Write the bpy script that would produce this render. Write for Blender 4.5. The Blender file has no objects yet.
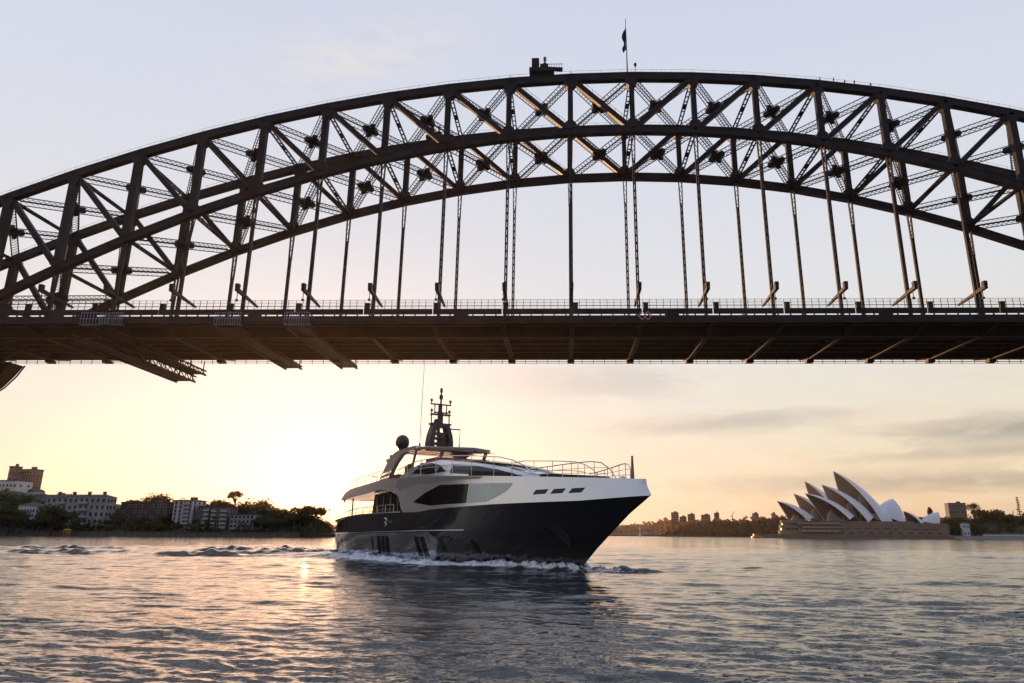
import bpy, bmesh, math, random
import numpy as np
from mathutils import Vector, Matrix
R = math.radians
rng = np.random.default_rng(11)
random.seed(5)
S = bpy.context.scene
COL = S.collection

# ------------------------------------------------------------------ camera
CAMZ = 2.41
FPX, CX, CY = 757.36, 540.6, 302.8
CR = [[0.9995463197726032, 0.02951581429931566, 0.005997610798738789],
      [0.0028712961674051667, -0.2916036035316399, 0.9565349413720761],
      [-0.0299818326218375, 0.9560837594654614, 0.29155605738695545]]   # right / forward / up as rows below
RIGHT = Vector((CR[0][0], CR[1][0], CR[2][0])); UP = Vector((CR[0][1], CR[1][1], CR[2][1])); FWD = Vector((CR[0][2], CR[1][2], CR[2][2]))
cam = bpy.data.cameras.new('camera')
co = bpy.data.objects.new('camera', cam); COL.objects.link(co)
ROWS = [Vector(CR[0]), Vector(CR[1]), Vector(CR[2])]
_r, _u, _f = RIGHT, UP, FWD
_r = Vector((CR[0][0], CR[0][1], CR[0][2])); _u = Vector((CR[1][0], CR[1][1], CR[1][2])); _f = Vector((CR[2][0], CR[2][1], CR[2][2]))
m = Matrix(((_r.x, _u.x, -_f.x, 0), (_r.y, _u.y, -_f.y, 0), (_r.z, _u.z, -_f.z, CAMZ), (0, 0, 0, 1)))
co.matrix_world = m
cam.sensor_width = 36; cam.lens = FPX / 1024 * 36
cam.shift_x = (512 - CX) / 1024; cam.shift_y = (CY - 341.5) / 1024
cam.clip_start = 0.3; cam.clip_end = 30000
S.camera = co

# ------------------------------------------------------------------ world, sun, exposure
SUN_AZ = math.atan2(-0.3108, 0.950)      # measured from +Y towards +X
SUN_EL = R(1.55)
SUNV = Vector((math.sin(SUN_AZ) * math.cos(SUN_EL), math.cos(SUN_AZ) * math.cos(SUN_EL), math.sin(SUN_EL)))
S.view_settings.view_transform = 'Standard'
S.view_settings.look = 'None'
S.view_settings.gamma = 1
S.view_settings.exposure = 0.55
S.cycles.use_denoising = True
S.cycles.max_bounces = 6; S.cycles.volume_bounces = 0
S.cycles.sample_clamp_indirect = 6; S.cycles.caustics_reflective = False; S.cycles.caustics_refractive = False

def srgb(r, g, b):
    f = lambda c: (c / 255 / 12.92) if c / 255 <= 0.04045 else ((c / 255 + 0.055) / 1.055) ** 2.4
    return (f(r), f(g), f(b), 1)

def build_world():
    w = bpy.data.worlds.new('World'); S.world = w; w.use_nodes = True
    nt = w.node_tree; N = nt.nodes; L = nt.links; N.clear()
    def mth(op, a, b=None, c=None, clamp=False):
        n = N.new('ShaderNodeMath'); n.operation = op; n.use_clamp = clamp
        for i, v in enumerate((a, b, c)):
            if v is None: continue
            if isinstance(v, (int, float)): n.inputs[i].default_value = v
            else: L.new(v, n.inputs[i])
        return n.outputs[0]
    def mix(fac, a, b, mode='MIX'):
        n = N.new('ShaderNodeMix'); n.data_type = 'RGBA'; n.blend_type = mode; n.clamp_factor = True
        for s, v in ((n.inputs[0], fac), (n.inputs[6], a), (n.inputs[7], b)):
            if isinstance(v, (int, float)): s.default_value = v
            elif isinstance(v, tuple): s.default_value = v
            else: L.new(v, s)
        return n.outputs[2]
    def ramp(v, stops):
        n = N.new('ShaderNodeValToRGB'); e = n.color_ramp.elements
        while len(e) < len(stops): e.new(0.5)
        for q, (p, c) in zip(e, stops): q.position = p; q.color = c
        L.new(v, n.inputs[0]); return n.outputs[0]
    tc = N.new('ShaderNodeTexCoord'); D = tc.outputs['Generated']
    sx = N.new('ShaderNodeSeparateXYZ'); L.new(D, sx.inputs[0])
    el = mth('MULTIPLY', mth('ARCSINE', sx.outputs[2]), 180 / math.pi)            # degrees above the horizon
    az = mth('MULTIPLY', mth('ARCTAN2', sx.outputs[0], sx.outputs[1]), 180 / math.pi)
    dt = N.new('ShaderNodeVectorMath'); dt.operation = 'DOT_PRODUCT'; L.new(D, dt.inputs[0]); dt.inputs[1].default_value = SUNV
    ang = mth('MULTIPLY', mth('ARCCOSINE', mth('MINIMUM', dt.outputs['Value'], 0.99999)), 180 / math.pi)
    # thin luminous veil of morning air and high cloud
    ele = mth('DIVIDE', mth('MAXIMUM', el, 0.0), 60.0)
    east = ramp(ele, [(0.0, srgb(230, 196, 160)), (0.03, srgb(240, 212, 176)), (0.09, srgb(243, 226, 200)), (0.17, srgb(240, 232, 220)),
                      (0.30, srgb(236, 236, 240)), (0.48, srgb(228, 232, 246)), (0.66, srgb(220, 226, 245)), (1.0, srgb(165, 182, 222))])
    west = ramp(ele, [(0.0, srgb(118, 124, 152)), (0.15, srgb(142, 148, 178)), (0.4, srgb(140, 154, 194)), (1.0, srgb(150, 166, 210))])
    wf = mth('MULTIPLY_ADD', mth('COSINE', mth('SUBTRACT', mth('RADIANS', az), SUN_AZ)), -0.55, 0.32, clamp=True)
    base = mix(wf, east, west)
    g1 = mth('EXPONENT', mth('MULTIPLY', mth('POWER', mth('DIVIDE', ang, 8.0), 1.4), -1.0))
    g2 = mth('EXPONENT', mth('MULTIPLY', mth('DIVIDE', ang, 2.2), -1.0))
    # clouds in (azimuth, elevation), stretched along the horizon
    def cl(scale_x, scale_y, detail, off):
        cb = N.new('ShaderNodeCombineXYZ'); L.new(mth('MULTIPLY', az, scale_x), cb.inputs[0]); L.new(mth('MULTIPLY', el, scale_y), cb.inputs[1]); cb.inputs[2].default_value = off
        n = N.new('ShaderNodeTexNoise'); n.inputs['Scale'].default_value = 1; n.inputs['Detail'].default_value = detail; n.inputs['Roughness'].default_value = 0.6
        n.inputs['Distortion'].default_value = 0.4
        L.new(cb.outputs[0], n.inputs['Vector']); return n.outputs[0]
    def spot(a0, e0, wa, we, tilt=0.0):
        da = mth('SUBTRACT', az, a0); de = mth('SUBTRACT', mth('SUBTRACT', el, e0), mth('MULTIPLY', da, tilt))
        q = mth('ADD', mth('POWER', mth('ABSOLUTE', mth('DIVIDE', da, wa)), 2.0), mth('POWER', mth('ABSOLUTE', mth('DIVIDE', de, we)), 2.0))
        return mth('EXPONENT', mth('MULTIPLY', q, -1.0))
    n1 = cl(0.16, 0.85, 7, 1.7); n2 = cl(0.10, 0.42, 6, 9.3); n3 = cl(0.30, 0.9, 8, 4.1)
    def thr(n, lo, hi): return mth('DIVIDE', mth('SUBTRACT', n, lo), hi - lo, clamp=True)
    spots = None
    for (a0, e0, wa, we, tl, wt) in CLOUDS:
        s = mth('MULTIPLY', spot(a0, e0, wa, we, tl), wt)
        spots = s if spots is None else mth('ADD', spots, s)
    dark = mth('MULTIPLY', thr(mth('MULTIPLY_ADD', mth('SUBTRACT', n1, 0.5), 1.9, spots), 0.16, 0.46), mth('MINIMUM', spots, 1.0), clamp=True)
    base = mix(mth('MULTIPLY', dark, 0.95), base, mix(mth('DIVIDE', ang, 36.0, clamp=True), srgb(226, 204, 182), srgb(164, 158, 156)))
    streak = mth('MULTIPLY', thr(n2, 0.50, 0.78), mth('DIVIDE', mth('SUBTRACT', 15.0, el), 9.0, clamp=True))
    base = mix(mth('MULTIPLY', streak, 0.5), base, srgb(232, 200, 178))
    bright = mth('MULTIPLY', thr(n3, 0.46, 0.75), mth('DIVIDE', mth('SUBTRACT', 17.0, el), 6.0, clamp=True))
    base = mix(mth('MULTIPLY', bright, 0.45), base, srgb(255, 240, 214))
    wisp = mth('MULTIPLY', thr(n3, 0.36, 0.62), spot(-17.0, 34.0, 8.0, 2.0, 0.25), clamp=True)
    base = mix(mth('MULTIPLY', wisp, 0.9), base, srgb(250, 240, 236))
    g3 = mth('EXPONENT', mth('MULTIPLY', mth('POWER', mth('DIVIDE', ang, 25.0), 2.0), -0.9))
    base = mix(mth('MULTIPLY', g3, 0.9), base, srgb(203, 214, 230))
    base = mix(1.0, base, mix(mth('MULTIPLY', g1, 1.0), (0, 0, 0, 1), (0.24, 0.29, 0.36, 1)), 'ADD')
    base = mix(1.0, base, mix(mth('MULTIPLY', g2, 1.0), (0, 0, 0, 1), (1.3, 0.95, 0.5, 1)), 'ADD')
    low = mth('MULTIPLY', mth('EXPONENT', mth('MULTIPLY', mth('MAXIMUM', el, 0.0), -0.75)), mth('EXPONENT', mth('MULTIPLY', mth('POWER', mth('DIVIDE', ang, 11.0), 2.0), -1.0)))
    base = mix(mth('MULTIPLY', low, 1.0), base, (1.1, 0.50, 0.12, 1))
    bg1 = N.new('ShaderNodeBackground'); L.new(base, bg1.inputs[0]); bg1.inputs[1].default_value = 0.56
    sky = N.new('ShaderNodeTexSky'); sky.sky_type = 'NISHITA'; sky.sun_disc = False
    sky.sun_elevation = SUN_EL; sky.sun_rotation = SUN_AZ % (2 * math.pi); sky.altitude = 0; sky.air_density = 1.0; sky.dust_density = 1.5
    bg2 = N.new('ShaderNodeBackground'); L.new(sky.outputs[0], bg2.inputs[0]); bg2.inputs[1].default_value = 0.05
    ad = N.new('ShaderNodeAddShader'); L.new(bg1.outputs[0], ad.inputs[0]); L.new(bg2.outputs[0], ad.inputs[1])
    out = N.new('ShaderNodeOutputWorld'); L.new(ad.outputs[0], out.inputs[0])
# azimuth, elevation, half widths (degrees), tilt, weight of the darker cloud banks
CLOUDS = [(31.0, 6.7, 10.0, 1.0, 0.03, 1.0), (10.0, 7.7, 10.0, 0.8, 0.05, 0.9), (1.0, 10.9, 9.0, 1.5, 0.0, 0.85), (24.0, 3.4, 18.0, 0.8, 0.0, 0.8), (28.0, 5.2, 9.0, 0.4, 0.02, 0.6),
          (-22.0, 9.5, 9.0, 1.1, 0.0, 0.45), (60, 9, 16, 2, 0, .9), (-60, 8, 14, 2, 0, .7)]
build_world()
sl = bpy.data.lights.new('sun', 'SUN'); sl.energy = 5.0; sl.angle = R(0.5); sl.color = (1.0, 0.52, 0.22)
so = bpy.data.objects.new('sun', sl); COL.objects.link(so); so.location = (-60, 200, 60)
so.rotation_euler = SUNV.to_track_quat('Z', 'Y').to_euler()

# ------------------------------------------------------------------ helpers
def ray(x, y):
    a, b = (x - CX) / FPX, (CY - y) / FPX
    return _r * a + _u * b + _f
def atY(x, y, Y):
    d = ray(x, y); return Vector((0, 0, CAMZ)) + d * (Y / d.y)

def tag(o, label=None, cat=None, group=None, kind=None):
    if label: o['label'] = label
    if cat: o['category'] = cat
    if group: o['group'] = group
    if kind: o['kind'] = kind
    return o
def empty(name, loc=(0, 0, 0), rz=0.0):
    o = bpy.data.objects.new(name, None); COL.objects.link(o); o.location = loc; o.rotation_euler = (0, 0, rz); o.empty_display_size = 0.5
    return o

def mat(name, col, rough=0.6, metal=0.0, noise=0.0, nscale=1.0, col2=None, bump=0.0, bscale=20.0, spec=0.5, coat=0.0, emis=None, estr=0.0, two=False):
    m_ = bpy.data.materials.new(name); m_.use_nodes = True
    nt = m_.node_tree; N = nt.nodes; L = nt.links
    b = N['Principled BSDF']
    b.inputs['Base Color'].default_value = (*col, 1); b.inputs['Roughness'].default_value = rough; b.inputs['Metallic'].default_value = metal
    b.inputs['Specular IOR Level'].default_value = spec; b.inputs['Coat Weight'].default_value = coat; b.inputs['Coat Roughness'].default_value = 0.05
    tc = N.new('ShaderNodeTexCoord')
    if noise > 0 or col2:
        n = N.new('ShaderNodeTexNoise'); n.inputs['Scale'].default_value = nscale; n.inputs['Detail'].default_value = 5; L.new(tc.outputs['Object'], n.inputs['Vector'])
        r = N.new('ShaderNodeValToRGB'); r.color_ramp.elements[0].position = 0.35; r.color_ramp.elements[1].position = 0.65
        c2 = col2 or tuple(c * (1 - noise) for c in col)
        r.color_ramp.elements[0].color = (*c2, 1); r.color_ramp.elements[1].color = (*col, 1)
        L.new(n.outputs[0], r.inputs[0]); L.new(r.outputs[0], b.inputs['Base Color'])
    if bump > 0:
        n = N.new('ShaderNodeTexNoise'); n.inputs['Scale'].default_value = bscale; n.inputs['Detail'].default_value = 4; L.new(tc.outputs['Object'], n.inputs['Vector'])
        bp = N.new('ShaderNodeBump'); bp.inputs['Strength'].default_value = bump; bp.inputs['Distance'].default_value = 0.05
        L.new(n.outputs[0], bp.inputs['Height']); L.new(bp.outputs[0], b.inputs['Normal'])
    if emis:
        b.inputs['Emission Color'].default_value = (*emis, 1); b.inputs['Emission Strength'].default_value = estr
    return m_

class MB:
    """collects boxes, beams, tubes and polygons for ONE mesh"""
    def __init__(s): s.v = []; s.f = []; s.mi = []
    def add(s, vs, fs, mi=0):
        o = len(s.v); s.v += [tuple(x) for x in vs]; s.f += [tuple(i + o for i in f) for f in fs]; s.mi += [mi] * len(fs); return s
    def box(s, c, d, rz=0.0, mi=0):
        cx, cy, cz = c; hx, hy, hz = d[0] / 2, d[1] / 2, d[2] / 2; ca, sa = math.cos(rz), math.sin(rz)
        vs = [(cx + ca * x - sa * y, cy + sa * x + ca * y, cz + z) for x in (-hx, hx) for y in (-hy, hy) for z in (-hz, hz)]
        return s.add(vs, [(0, 1, 3, 2), (4, 6, 7, 5), (0, 4, 5, 1), (2, 3, 7, 6), (0, 2, 6, 4), (1, 5, 7, 3)], mi)
    def beam(s, a, b, w, h, side=(0, 1, 0), mi=0, w2=None, h2=None):
        """box from a to b: w along `side`, h along the other cross direction"""
        a, b = Vector(a), Vector(b); d = (b - a).normalized(); sd = Vector(side); sd = (sd - d * sd.dot(d)).normalized(); u = d.cross(sd).normalized()
        w2 = w if w2 is None else w2; h2 = h if h2 is None else h2
        vs = []
        for p, ww, hh in ((a, w, h), (b, w2, h2)):
            for q, t in ((-1, -1), (1, -1), (1, 1), (-1, 1)): vs.append(p + sd * (q * ww / 2) + u * (t * hh / 2))
        return s.add(vs, [(3, 2, 1, 0), (4, 5, 6, 7), (0, 1, 5, 4), (1, 2, 6, 5), (2, 3, 7, 6), (3, 0, 4, 7)], mi)
    def tube(s, pts, r, n=6, mi=0, r2=None):
        pts = [Vector(p) for p in pts]; rings = []
        for i, p in enumerate(pts):
            d = (pts[min(i + 1, len(pts) - 1)] - pts[max(i - 1, 0)]).normalized()
            a = Vector((0, 0, 1)) if abs(d.z) < 0.9 else Vector((1, 0, 0)); x = d.cross(a).normalized(); y = d.cross(x)
            rr = r if r2 is None else r + (r2 - r) * i / (len(pts) - 1)
            rings.append([p + (x * math.cos(2 * math.pi * k / n) + y * math.sin(2 * math.pi * k / n)) * rr for k in range(n)])
        vs = [q for g in rings for q in g]; fs = []
        for i in range(len(pts) - 1):
            for k in range(n): fs.append((i * n + k, i * n + (k + 1) % n, (i + 1) * n + (k + 1) % n, (i + 1) * n + k))
        fs.append(tuple(range(n))[::-1]); fs.append(tuple((len(pts) - 1) * n + k for k in range(n)))
        return s.add(vs, fs, mi)
    def lathe(s, prof, c=(0, 0, 0), n=16, mi=0):
        vs = [(c[0] + r * math.cos(2 * math.pi * k / n), c[1] + r * math.sin(2 * math.pi * k / n), c[2] + z) for r, z in prof for k in range(n)]
        fs = [(i * n + k, i * n + (k + 1) % n, (i + 1) * n + (k + 1) % n, (i + 1) * n + k) for i in range(len(prof) - 1) for k in range(n)]
        fs.append(tuple(range(n))[::-1]); fs.append(tuple((len(prof) - 1) * n + k for k in range(n)))
        return s.add(vs, fs, mi)
    def prism(s, poly, y0, y1, mi=0):
        """poly in (x, z), extruded along y"""
        n = len(poly); vs = [(x, y0, z) for x, z in poly] + [(x, y1, z) for x, z in poly]
        fs = [tuple(range(n)), tuple(range(n, 2 * n))[::-1]] + [(i, i + n, (i + 1) % n + n, (i + 1) % n) for i in range(n)]
        return s.add(vs, fs, mi)
    def grid(s, P, mi=0, flip=False):
        """P[i][j] points"""
        a, b = len(P), len(P[0]); vs = [q for r_ in P for q in r_]
        fs = [((i * b + j), (i * b + j + 1), ((i + 1) * b + j + 1), ((i + 1) * b + j)) for i in range(a - 1) for j in range(b - 1)]
        if flip: fs = [f[::-1] for f in fs]
        return s.add(vs, fs, mi)
    def lattice(s, a, b, w, wdir, step=2.2, fl=0.32, br=0.16):
        """open laced strut: two flanges and crossed lacing bars"""
        a, b = Vector(a), Vector(b); d = b - a; Ln = d.length; d.normalize(); wd = Vector(wdir); wd = (wd - d * wd.dot(d)).normalized(); nn = d.cross(wd)
        for q in (-1, 1):
            for t in (-1, 1): s.beam(a + wd * q * w / 2 + nn * (t * w * .42), b + wd * q * w / 2 + nn * (t * w * .42), .2, .2, wd)
        k = max(2, int(Ln / step)); hw = w / 2
        for i in range(k):
            p, q = a + d * (Ln * i / k), a + d * (Ln * (i + 1) / k)
            s.beam(p - wd * hw - nn * hw * .84, q + wd * hw - nn * hw * .84, .10, .08, nn); s.beam(p + wd * hw + nn * hw * .84, q - wd * hw + nn * hw * .84, .10, .08, nn)
            for t in (-1, 1): s.beam(p + wd * (t * hw) - nn * hw * .84 * t, q + wd * (t * hw) + nn * hw * .84 * t, .10, .08, wd)
        return s
    def build(s, name, mats, parent=None, smooth=False, norm=True):
        me = bpy.data.meshes.new(name); me.from_pydata(s.v, [], s.f)
        if not isinstance(mats, (list, tuple)): mats = [mats]
        for q in mats: me.materials.append(q)
        if len(mats) > 1: me.polygons.foreach_set('material_index', s.mi)
        if norm:
            bm = bmesh.new(); bm.from_mesh(me); bmesh.ops.recalc_face_normals(bm, faces=bm.faces); bm.to_mesh(me); bm.free()
        if smooth:
            me.polygons.foreach_set('use_smooth', [True] * len(me.polygons))
        me.update()
        o = bpy.data.objects.new(name, me); COL.objects.link(o)
        if parent: o.parent = parent
        return o

def copy_tree(o, parent=None):
    c = o.copy(); COL.objects.link(c); c.parent = parent
    for ch in list(o.children): copy_tree(ch, c)
    return c

M = {}
M['steel'] = mat('bridge_steel', (0.025, 0.024, 0.027), 0.55, 0.0, col2=(0.015, 0.013, 0.014), nscale=0.25, spec=0.15)
M['steel_brown'] = mat('bridge_underside_steel', (0.034, 0.022, 0.016), 0.6, 0.0, col2=(0.02, 0.013, 0.010), nscale=0.3, spec=0.2)
M['slab'] = mat('deck_concrete', (0.05, 0.042, 0.036), 0.85, noise=0.3, nscale=0.2)
M['cage'] = mat('pale_cage_steel', (0.22, 0.25, 0.32), 0.5, noise=0.2)
M['sign_pink'] = mat('sign_pink', (0.55, 0.25, 0.3), 0.5, noise=0.1)
M['flag'] = mat('flag_cloth', (0.03, 0.035, 0.09), 0.9, noise=0.3)

# ------------------------------------------------------------------ water
YA = R(-56.4); YU = Vector((math.cos(YA), math.sin(YA), 0)); YP = Vector((-YU.y, YU.x, 0)); YORG = Vector((-20.166, 83.35, 0))

def b_deck(x): return 4.12 * (1 - max(0.0, (x - 20) / 25.6) ** 3.0) if x < 45.6 else 0.0

def make_water():
    # one sheet, finer close to the boat it is seen from, out past the horizon
    th_f = np.arange(-40, 40.01, 0.075); th_b = np.arange(43, 318.1, 5.0)
    th = np.radians(np.concatenate([th_f, th_b])); nth = len(th)
    r1 = np.exp(np.arange(math.log(3.0), math.log(150.0), 0.0058)); r2 = np.exp(np.arange(math.log(151.5), math.log(7000.0), 0.025))
    rr = np.concatenate([[0.6], r1, r2]); nr = len(rr)
    TH, RR = np.meshgrid(th, rr); X = (np.sin(TH) * RR).ravel(); Y = (np.cos(TH) * RR).ravel(); RRf = RR.ravel()
    Z = np.zeros_like(X)
    # wind chop: many small wave trains, running mostly from the east
    nW = 130
    lam = np.exp(rng.uniform(math.log(0.26), math.log(5.5), nW)); dirs = R(250) + rng.normal(0, 0.42, nW); ph = rng.uniform(0, 6.283, nW)
    amp = 0.0027 * lam ** 0.58
    # patches of rougher and calmer water
    px1 = np.sin(X * 0.11 + Y * 0.045 + 1.0) * np.sin(Y * 0.16 - X * 0.03 + 0.4) + 0.6 * np.sin(X * 0.05 - Y * 0.083 + 2.2)
    patch = 1.0 + 0.22 * px1
    for l, d, p, a in zip(lam, dirs, ph, amp):
        k = 2 * math.pi / l; t = k * (X * math.cos(d) + Y * math.sin(d)) + p
        t = t + 0.7 * np.sin(0.23 * k * (-X * math.sin(d) + Y * math.cos(d)) + p * 3)
        fade = np.clip(l / (RRf * 0.0058 * 2.4) - 0.7, 0, 1)
        s_ = np.sin(t - 0.55 * np.sin(t)); Z += a * fade * patch * (s_ + 0.2 * np.cos(2 * t))
    # long slow swell and the washes of boats that passed earlier
    for l, d, a, p in ((17.0, R(215), 0.045, 0.3), (24.0, R(285), 0.04, 1.9), (9.5, R(240), 0.03, 4.0), (7.0, R(262), 0.025, 1.0)):
        k = 2 * math.pi / l; Z += a * np.clip(l / (RRf * 0.025 * 3.0) - .5, 0, 1) * np.sin(k * (X * math.cos(d) + Y * math.sin(d)) + p)
    for (cx_, cy_, hh, lx, wy, an) in WASH:
        ca, sa = math.cos(an), math.sin(an); u = (X - cx_) * ca + (Y - cy_) * sa; v = -(X - cx_) * sa + (Y - cy_) * ca
        Z += hh * np.exp(-(u / lx) ** 2) * (np.exp(-(v / wy) ** 2) - 0.45 * np.exp(-((v + 1.9 * wy) / wy) ** 2)) * (1 + 0.3 * np.sin(u * 1.1 + v) + .22 * np.sin(u * 2.7 + 1 - v * 1.4) + .14 * np.sin(u * 4.6 + 2 * v))
    # the yacht's own bow wave, side wash and stern wake, in yacht coordinates
    dx, dy = X - YORG.x, Y - YORG.y; lx = dx * YU.x + dy * YU.y; ly = dx * YP.x + dy * YP.y; ay = np.abs(ly)
    wl = np.where(lx > 14, 3.9 * (1 - np.clip((lx - 14) / 24.0, 0, 1) ** 2), 3.9)
    gap = ay - wl
    wob = 0.22 * np.sin(lx * 1.7) + 0.16 * np.sin(lx * 3.9 + 1.0) + 0.1 * np.sin(lx * 8.3 + ay * 2)
    t = np.clip((38.6 - lx) / 40.0, 0, 3)
    on = ((lx < 38.9) & (lx > -2)).astype(float)
    Z += on * 0.14 * np.exp(-((gap - 0.35 - 0.6 * t + 0.2 * wob) / (0.55 + 0.5 * t)) ** 2) * (1 - 0.55 * np.clip(t, 0, 1)) * (1 + wob)
    arm = ay - 0.36 * (39.0 - lx) - 0.2                 # diverging bow wave
    ta = np.clip((39.2 - lx) / 34.0, 0, 1)
    Z += ((lx < 39.2) & (lx > -18)) * 0.62 * np.exp(-(arm / (0.6 + 0.9 * ta)) ** 2) * np.clip((39.2 - lx) * 0.5, 0, 1) * (1 - 0.8 * ta) * (1 + 0.6 * wob) * np.where(ly > 0, 1.0, 0.35)
    wake = (lx < 0).astype(float) * np.exp(-(ay / (3.4 - 0.12 * np.minimum(lx, 0))) ** 4) * np.exp(np.minimum(lx, 0) / 55.0)
    Z += wake * (0.22 * np.sin(lx * 0.9 + 0.6 * np.sin(ly)) + 0.14 * np.sin(lx * 2.1 + ly * 1.7) + 0.1)
    foam = on * np.exp(-((gap - 0.45 - 0.9 * t) / (0.55 + 0.75 * t)) ** 2) * (0.95 - 0.35 * np.clip(t, 0, 1))
    foam = np.maximum(foam, ((lx < 39.2) & (lx > 22)) * np.exp(-((arm + 0.25) / 0.8) ** 2) * np.where(ly > 0, 0.8, 0.3) * np.clip((lx - 22) / 10, 0, 1))
    foam = np.maximum(foam, wake * 0.85)
    cA, sA = math.cos(R(20)), math.sin(R(20)); uu = (X - 4.0) * cA + (Y - 53.0) * sA; vv = -(X - 4.0) * sA + (Y - 53.0) * cA
    foam = np.maximum(foam, 0.5 * np.exp(-(uu / 2.6) ** 4) * np.exp(-(vv / 0.7) ** 2) * (0.6 + .4 * np.sin(uu * 2.3)))
    far = (lx < 0) & (lx > -140)
    edge = np.exp(-((ay - (4.0 - 0.16 * np.minimum(lx, 0))) / 1.6) ** 2) * far * np.exp(np.minimum(lx, 0) / 50.0)
    foam = np.maximum(foam, edge * 0.75); Z += edge * 0.3
    me = bpy.data.meshes.new('water'); n = nr * nth
    me.vertices.add(n); me.vertices.foreach_set('co', np.stack([X, Y, Z], 1).astype(np.float32).ravel())
    i = np.arange(nr - 1)[:, None] * nth; j = np.arange(nth)[None, :]; j2 = (j + 1) % nth
    q = np.stack([i + j, i + nth + j, i + nth + j2, i + j2], -1).reshape(-1, 4)
    ctr = np.arange(nth)
    me.loops.add(q.size + nth); me.loops.foreach_set('vertex_index', np.concatenate([q.ravel(), ctr]).astype(np.int32))
    nf = len(q); me.polygons.add(nf + 1)
    me.polygons.foreach_set('loop_start', np.concatenate([np.arange(nf) * 4, [q.size]]).astype(np.int32))
    me.polygons.foreach_set('use_smooth', np.ones(nf + 1, bool))
    at = me.attributes.new('foam', 'FLOAT', 'POINT'); at.data.foreach_set('value', foam.astype(np.float32))
    me.update(calc_edges=True); me.validate()
    o = bpy.data.objects.new('water', me); COL.objects.link(o); tag(o, kind='structure')
    w = bpy.data.materials.new('harbour_water'); w.use_nodes = True; nt = w.node_tree; N = nt.nodes; L = nt.links
    b = N['Principled BSDF']; b.inputs['Base Color'].default_value = (0.040, 0.048, 0.050, 1); b.inputs['Roughness'].default_value = 0.09; b.inputs['IOR'].default_value = 1.333
    tc = N.new('ShaderNodeTexCoord')
    def noise(sx, sy, det, rot):
        mp = N.new('ShaderNodeMapping'); mp.inputs['Scale'].default_value = (sx, sy, 1); mp.inputs['Rotation'].default_value = (0, 0, rot); L.new(tc.outputs['Object'], mp.inputs[0])
        n_ = N.new('ShaderNodeTexNoise'); n_.inputs['Scale'].default_value = 1; n_.inputs['Detail'].default_value = det; n_.inputs['Roughness'].default_value = 0.55; L.new(mp.outputs[0], n_.inputs['Vector']); return n_.outputs[0]
    h1 = noise(1.6, 3.4, 3, 0.2); h2 = noise(0.6, 1.5, 3, -0.15)
    b1 = N.new('ShaderNodeBump'); b1.inputs['Strength'].default_value = 0.6; b1.inputs['Distance'].default_value = 0.04; L.new(h1, b1.inputs['Height'])
    b2 = N.new('ShaderNodeBump'); b2.inputs['Strength'].default_value = 0.5; b2.inputs['Distance'].default_value = 0.11; L.new(h2, b2.inputs['Height']); L.new(b1.outputs[0], b2.inputs['Normal'])
    L.new(b2.outputs[0], b.inputs['Normal'])
    # foam
    fa = N.new('ShaderNodeAttribute'); fa.attribute_name = 'foam'
    fn = noise(2.2, 2.2, 8, 0.5)
    ad = N.new('ShaderNodeMath'); ad.operation = 'MULTIPLY_ADD'; L.new(fn, ad.inputs[0]); ad.inputs[1].default_value = 1.6; ad.inputs[2].default_value = -1.25
    a2 = N.new('ShaderNodeMath'); a2.operation = 'ADD'; L.new(ad.outputs[0], a2.inputs[0]); L.new(fa.outputs['Fac'], a2.inputs[1])
    sm = N.new('ShaderNodeMapRange'); sm.interpolation_type = 'SMOOTHSTEP'; sm.inputs['From Min'].default_value = 0.12; sm.inputs['From Max'].default_value = 0.5; L.new(a2.outputs[0], sm.inputs['Value'])
    fb = N.new('ShaderNodeBsdfPrincipled'); fb.inputs['Base Color'].default_value = (0.75, 0.76, 0.8, 1); fb.inputs['Roughness'].default_value = 0.8
    mx = N.new('ShaderNodeMixShader'); L.new(sm.outputs[0], mx.inputs[0]); L.new(b.outputs[0], mx.inputs[1]); L.new(fb.outputs[0], mx.inputs[2])
    L.new(mx.outputs[0], N['Material Output'].inputs[0])
    me.materials.append(w)
# centre x, y, height, half length, half width, heading of crest
WASH = [(3.6, 53.0, 0.30, 2.4, 0.5, R(20)), (-38.0, 84.0, 0.46, 5.0, 1.6, R(8)), (-46.0, 108.0, 0.45, 3.4, 1.4, R(-6)), (-37.5, 105.0, 0.45, 3.2, 1.3, R(4)), (-33.0, 92.0, 0.34, 7.0, 1.5, R(10)),
        (-58.0, 90.0, 0.40, 9.0, 2.0, R(5)), (-72.0, 112.0, 0.36, 12.0, 1.8, R(2)), (38.0, 62.0, 0.12, 9, 1.6, R(-6)), (52.0, 95.0, 0.18, 12, 1.8, R(-4))]
make_water()

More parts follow.
